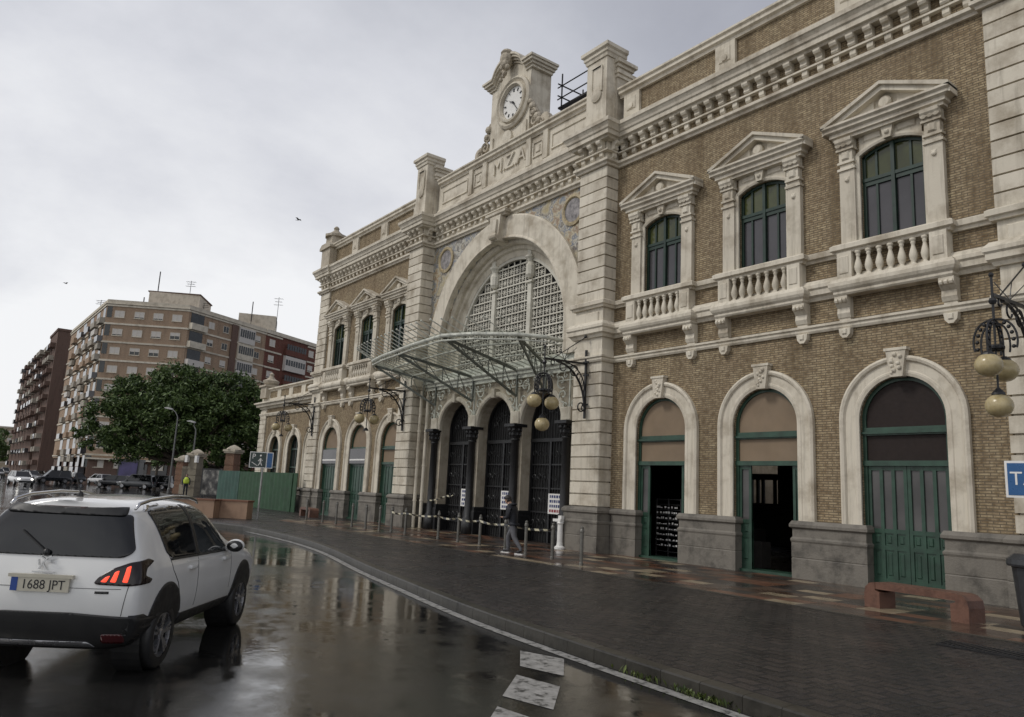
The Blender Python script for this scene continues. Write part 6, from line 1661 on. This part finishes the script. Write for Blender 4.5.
m_ = MB(); m_.prism([(-140.2,9.6),(-135.8,17.2),(-142.9,21.2),(-147.2,13.6)], 'z', 32.9, 33.1); m_.build('roof_slab', 'towerbrick', apt)
antenna(apt,-141,11.3,32,5.0,0); antenna(apt,-139.3,16.2,32,4.0,1); antenna(apt,-138,18.5,29,3.2,1); antenna(apt,-150,4,29,3,1); antenna(apt,-139.5,9.0,29,2.6,0)
red = empty('apartment_block', (-145,40,0), 0, 'oxblood red brick apartment block seen above the annex roof', 'apartment block')
G_ = (-155,61.2)
m_ = MB(); m_.prism([F_,G_,(-175,50),(-160,24)], 'z', 0, 28.6); m_.build('wall', 'redapt', red)
a, t, n, L_, rz = frame(F_, G_)
m_ = MB()
for k in range(9):
    z = 28.35-3*k
    for d0, d1 in ((.2,4.5),(12.0,22),(24,34)): 
        blk('floor_band', a, t, n, d0, d1, -.1, .12, z-.2, z+.1, 'render', red)
P = [a-n*.3, a+t*L_-n*.3, a+t*L_+n*.25, a+n*.25]; m_.prism([(q.x,q.y) for q in P], 'z', 28.6, 29.3)
m_.build('roof_parapet', 'render', red)
for k in range(6):
    z = 28.35-3*k-2.0
    for d in (1.8,13.2,16.0,20,26,30):
        p = a+t*d; win(red, (p.x,p.y,z), rz, 1.5, 1.3, rnd.choice([0,3]))
    g = blk('glazed_gallery', a, t, n, 5.2, 11.2, -.1, .6, z-.95, z+1.9 if k % 2 else z+.3, 'shutter' if k % 2 else 'redapt', red)
    for i in range(8): blk('gallery_pane', a, t, n, 5.4+i*.72, 5.95+i*.72, .59, .62, z+.1, z+1.2, 'glass', g)
m_ = MB(); m_.prism([(-141,25.6),(-138.5,31.8),(-144,34),(-146.5,27.8)], 'z', 28.6, 32.2); m_.build('roof_house', 'render', red)
antenna(red,-139.5,27.5,29,5.4,0); antenna(red,-138.7,32,30,6.0,1)
tw = empty('apartment_tower', (-214,12,0), 0, 'tall dark brown brick apartment tower with a nearly blank end wall', 'apartment tower')
m_ = MB(); m_.box(-222,-207,3.6,24,0,34.4); m_.box(-222.2,-206.8,3.4,24.2,34.4,35); m_.box(-219,-208,9.4,16,35,37); m_.build('wall', 'towerbrick', tw)
for k in range(10):
    win(tw, (-206.98,7.4,3+3.1*k), radians(90), 1.3, 1.1, rnd.choice([1,2,3]))
    for x in (-210,-215,-219.5):
        m_ = MB(); m_.box(x-1.6,x+1.6,2.5,3.6,2.6+3.1*k,3.7+3.1*k); m_.build('balcony', rnd.choice(['dimrender','greyglass','towerbrick']), tw)
tw2 = empty('apartment_tower', (-250,12,0), 0, 'long brown apartment slab with stacked balconies beyond the blank tower', 'apartment tower')
m_ = MB(); m_.box(-246,-222.3,3.0,20,0,32.2); m_.box(-236,-223,4,10,32.2,34.0); m_.box(-285,-246.2,3.0,20,0,31.4); m_.build('wall', 'towerbrick', tw2)
for k in range(10):
    for x in (-224.5,-230,-236,-244,-252,-262,-274):
        m_ = MB(); m_.box(x-2,x+2,1.8,3.0,2.4+3.1*k,3.5+3.1*k); m_.build('balcony', rnd.choice(['dimrender','greyglass','towerbrick']), tw2)
be = empty('apartment_block', (-398,9,0), 0, 'far low beige apartment block closing the end of the street', 'apartment block')
m_ = MB(); m_.box(-410,-397,0,24,0,18.6); m_.build('wall', 'beige', be)
m_ = MB(); m_.box(-410.3,-396.7,-.3,24.3,18.6,19.2)
for k in range(5): m_.box(-397,-396.8,0,24,3.5+3*k,3.8+3*k)
m_.build('floor_band', 'render', be)
for k in range(5):
    for y in (2.5,6,9.5,13): win(be, (-396.95,y,1.6+3*k+2.4), radians(90), 1.5, 1.3, rnd.choice([0,1,2]))
# birds
m_ = MB(); m_.smooth = True
def bird(loc, rz, label, span=1.1):
    o = empty('bird', loc, rz, label, 'bird', 'birds in the sky'); local(o)
    m_ = MB(); m_.smooth = True; m_.tube([(-.3,0,0),(-.12,0,.0),(.1,0,.02),(.22,0,.03),(.3,0,.02)], [.02,.06,.075,.045,.008], 8)
    for s in (-1, 1): m_.add([(.1,s*.05,.03),(.08,s*span*.3,.16),(-.05,s*span*.55,.1),(-.12,s*span*.3,.13),(-.1,s*.05,.02), (.1,s*.05,.01),(.08,s*span*.3,.14),(-.05,s*span*.55,.09),(-.12,s*span*.3,.11),(-.1,s*.05,.0)], [(0,1,2,3,4),(9,8,7,6,5),(0,5,6,1),(1,6,7,2),(2,7,8,3),(3,8,9,4)])
    m_.add([(-.28,-.02,0),(-.45,-.07,0),(-.45,.07,0),(-.28,.02,0),(-.28,0,.02)], [(0,1,2,3),(0,1,4),(1,2,4),(2,3,4)])
    m_.build('body', 'iron', o)
bird((-84.5,14.6,32.4), .6, 'dark bird flying over the roofs near the left wing corner'); bird((-125,-4.2,28.5), 2.2, 'tiny dark bird flying above the brown tower', .9)

# ------------------------------------------------------------------ sky, sun, camera
SUN = Vector((-.28,-.62,.70)).normalized()
wd_ = bpy.data.worlds.new('World'); S.world = wd_; wd_.use_nodes = True; nt = wd_.node_tree
bg = nt.nodes['Background']
sk = N(nt, 'ShaderNodeTexSky', sky_type='NISHITA'); sk.sun_disc = False
sk.sun_elevation = math.asin(SUN.z); sk.sun_rotation = atan2(SUN.x, SUN.y); sk.dust_density = 3
tc = N(nt, 'ShaderNodeTexCoord'); sp = N(nt, 'ShaderNodeSeparateXYZ'); lk(nt, tc.outputs['Generated'], sp.inputs[0])
zz = math_(nt, 'ADD', math_(nt, 'MAXIMUM', sp.outputs[2], 0), .22)
cb = N(nt, 'ShaderNodeCombineXYZ'); lk(nt, math_(nt, 'DIVIDE', sp.outputs[0], zz), cb.inputs[0]); lk(nt, math_(nt, 'DIVIDE', sp.outputs[1], zz), cb.inputs[1])
cl = noise(nt, cb.outputs[0], .75, 7, .55); cl.inputs['Distortion'].default_value = .25
cl2 = noise(nt, cb.outputs[0], 2.6, 6, .6)
# overcast: brightest low in the west (-x), greyer overhead and to the east
west = math_(nt, 'MULTIPLY', sp.outputs[0], -1)
g1 = math_(nt, 'ADD', math_(nt, 'MULTIPLY', west, .30), math_(nt, 'MULTIPLY', sp.outputs[2], -.85))
g1 = math_(nt, 'ADD', g1, math_(nt, 'MULTIPLY', cl.outputs[0], .95)); g1 = math_(nt, 'ADD', g1, math_(nt, 'MULTIPLY', cl2.outputs[0], .25))
south = math_(nt, 'MAXIMUM', math_(nt, 'ADD', math_(nt, 'MULTIPLY', sp.outputs[0], .75), math_(nt, 'MULTIPLY', sp.outputs[1], -.66)), 0)
g1 = math_(nt, 'ADD', g1, math_(nt, 'MULTIPLY', south, .75))
cr = ramp(nt, [(.14, (3.7,3.8,4.35)), (.33, (4.8,4.95,5.5)), (.55, (7.2,7.3,7.75)), (.76, (9.5,9.55,9.7))]); lk(nt, g1, cr.inputs[0])
mxs = mixc(nt, .93, sk.outputs[0], cr.outputs[0]); lk(nt, mxs, bg.inputs[0]); bg.inputs[1].default_value = .1
sl = bpy.data.lights.new('sun', 'SUN'); sl.energy = 1.4; sl.angle = radians(14); sl.color = (1,.96,.9)
so = bpy.data.objects.new('sun', sl); COL.objects.link(so); so.rotation_euler = SUN.to_track_quat('Z','Y').to_euler()
cam = bpy.data.cameras.new('camera'); co_ = bpy.data.objects.new('camera', cam); COL.objects.link(co_); S.camera = co_
cam.sensor_width = 36; cam.lens = 755.11/1024*36; cam.clip_end = 3000; cam.clip_start = .05
yaw, pitch, roll = .927469963, .17474148, .0494892227
fv = Vector((-sin(yaw)*cos(pitch), cos(yaw)*cos(pitch), sin(pitch))); rv = Vector((cos(yaw), sin(yaw), 0)); uv = rv.cross(fv)
r2 = rv*cos(roll)+uv*sin(roll); u2 = uv*cos(roll)-rv*sin(roll)
co_.matrix_world = Matrix(((r2.x,u2.x,-fv.x,0),(r2.y,u2.y,-fv.y,-16),(r2.z,u2.z,-fv.z,1.75),(0,0,0,1)))
S.view_settings.view_transform = 'Standard'; S.view_settings.look = 'None'; S.view_settings.exposure = 0; S.view_settings.gamma = 1
S.render.engine = 'CYCLES'; S.cycles.max_bounces = 6; S.cycles.transparent_max_bounces = 12
S.cycles.use_denoising = True
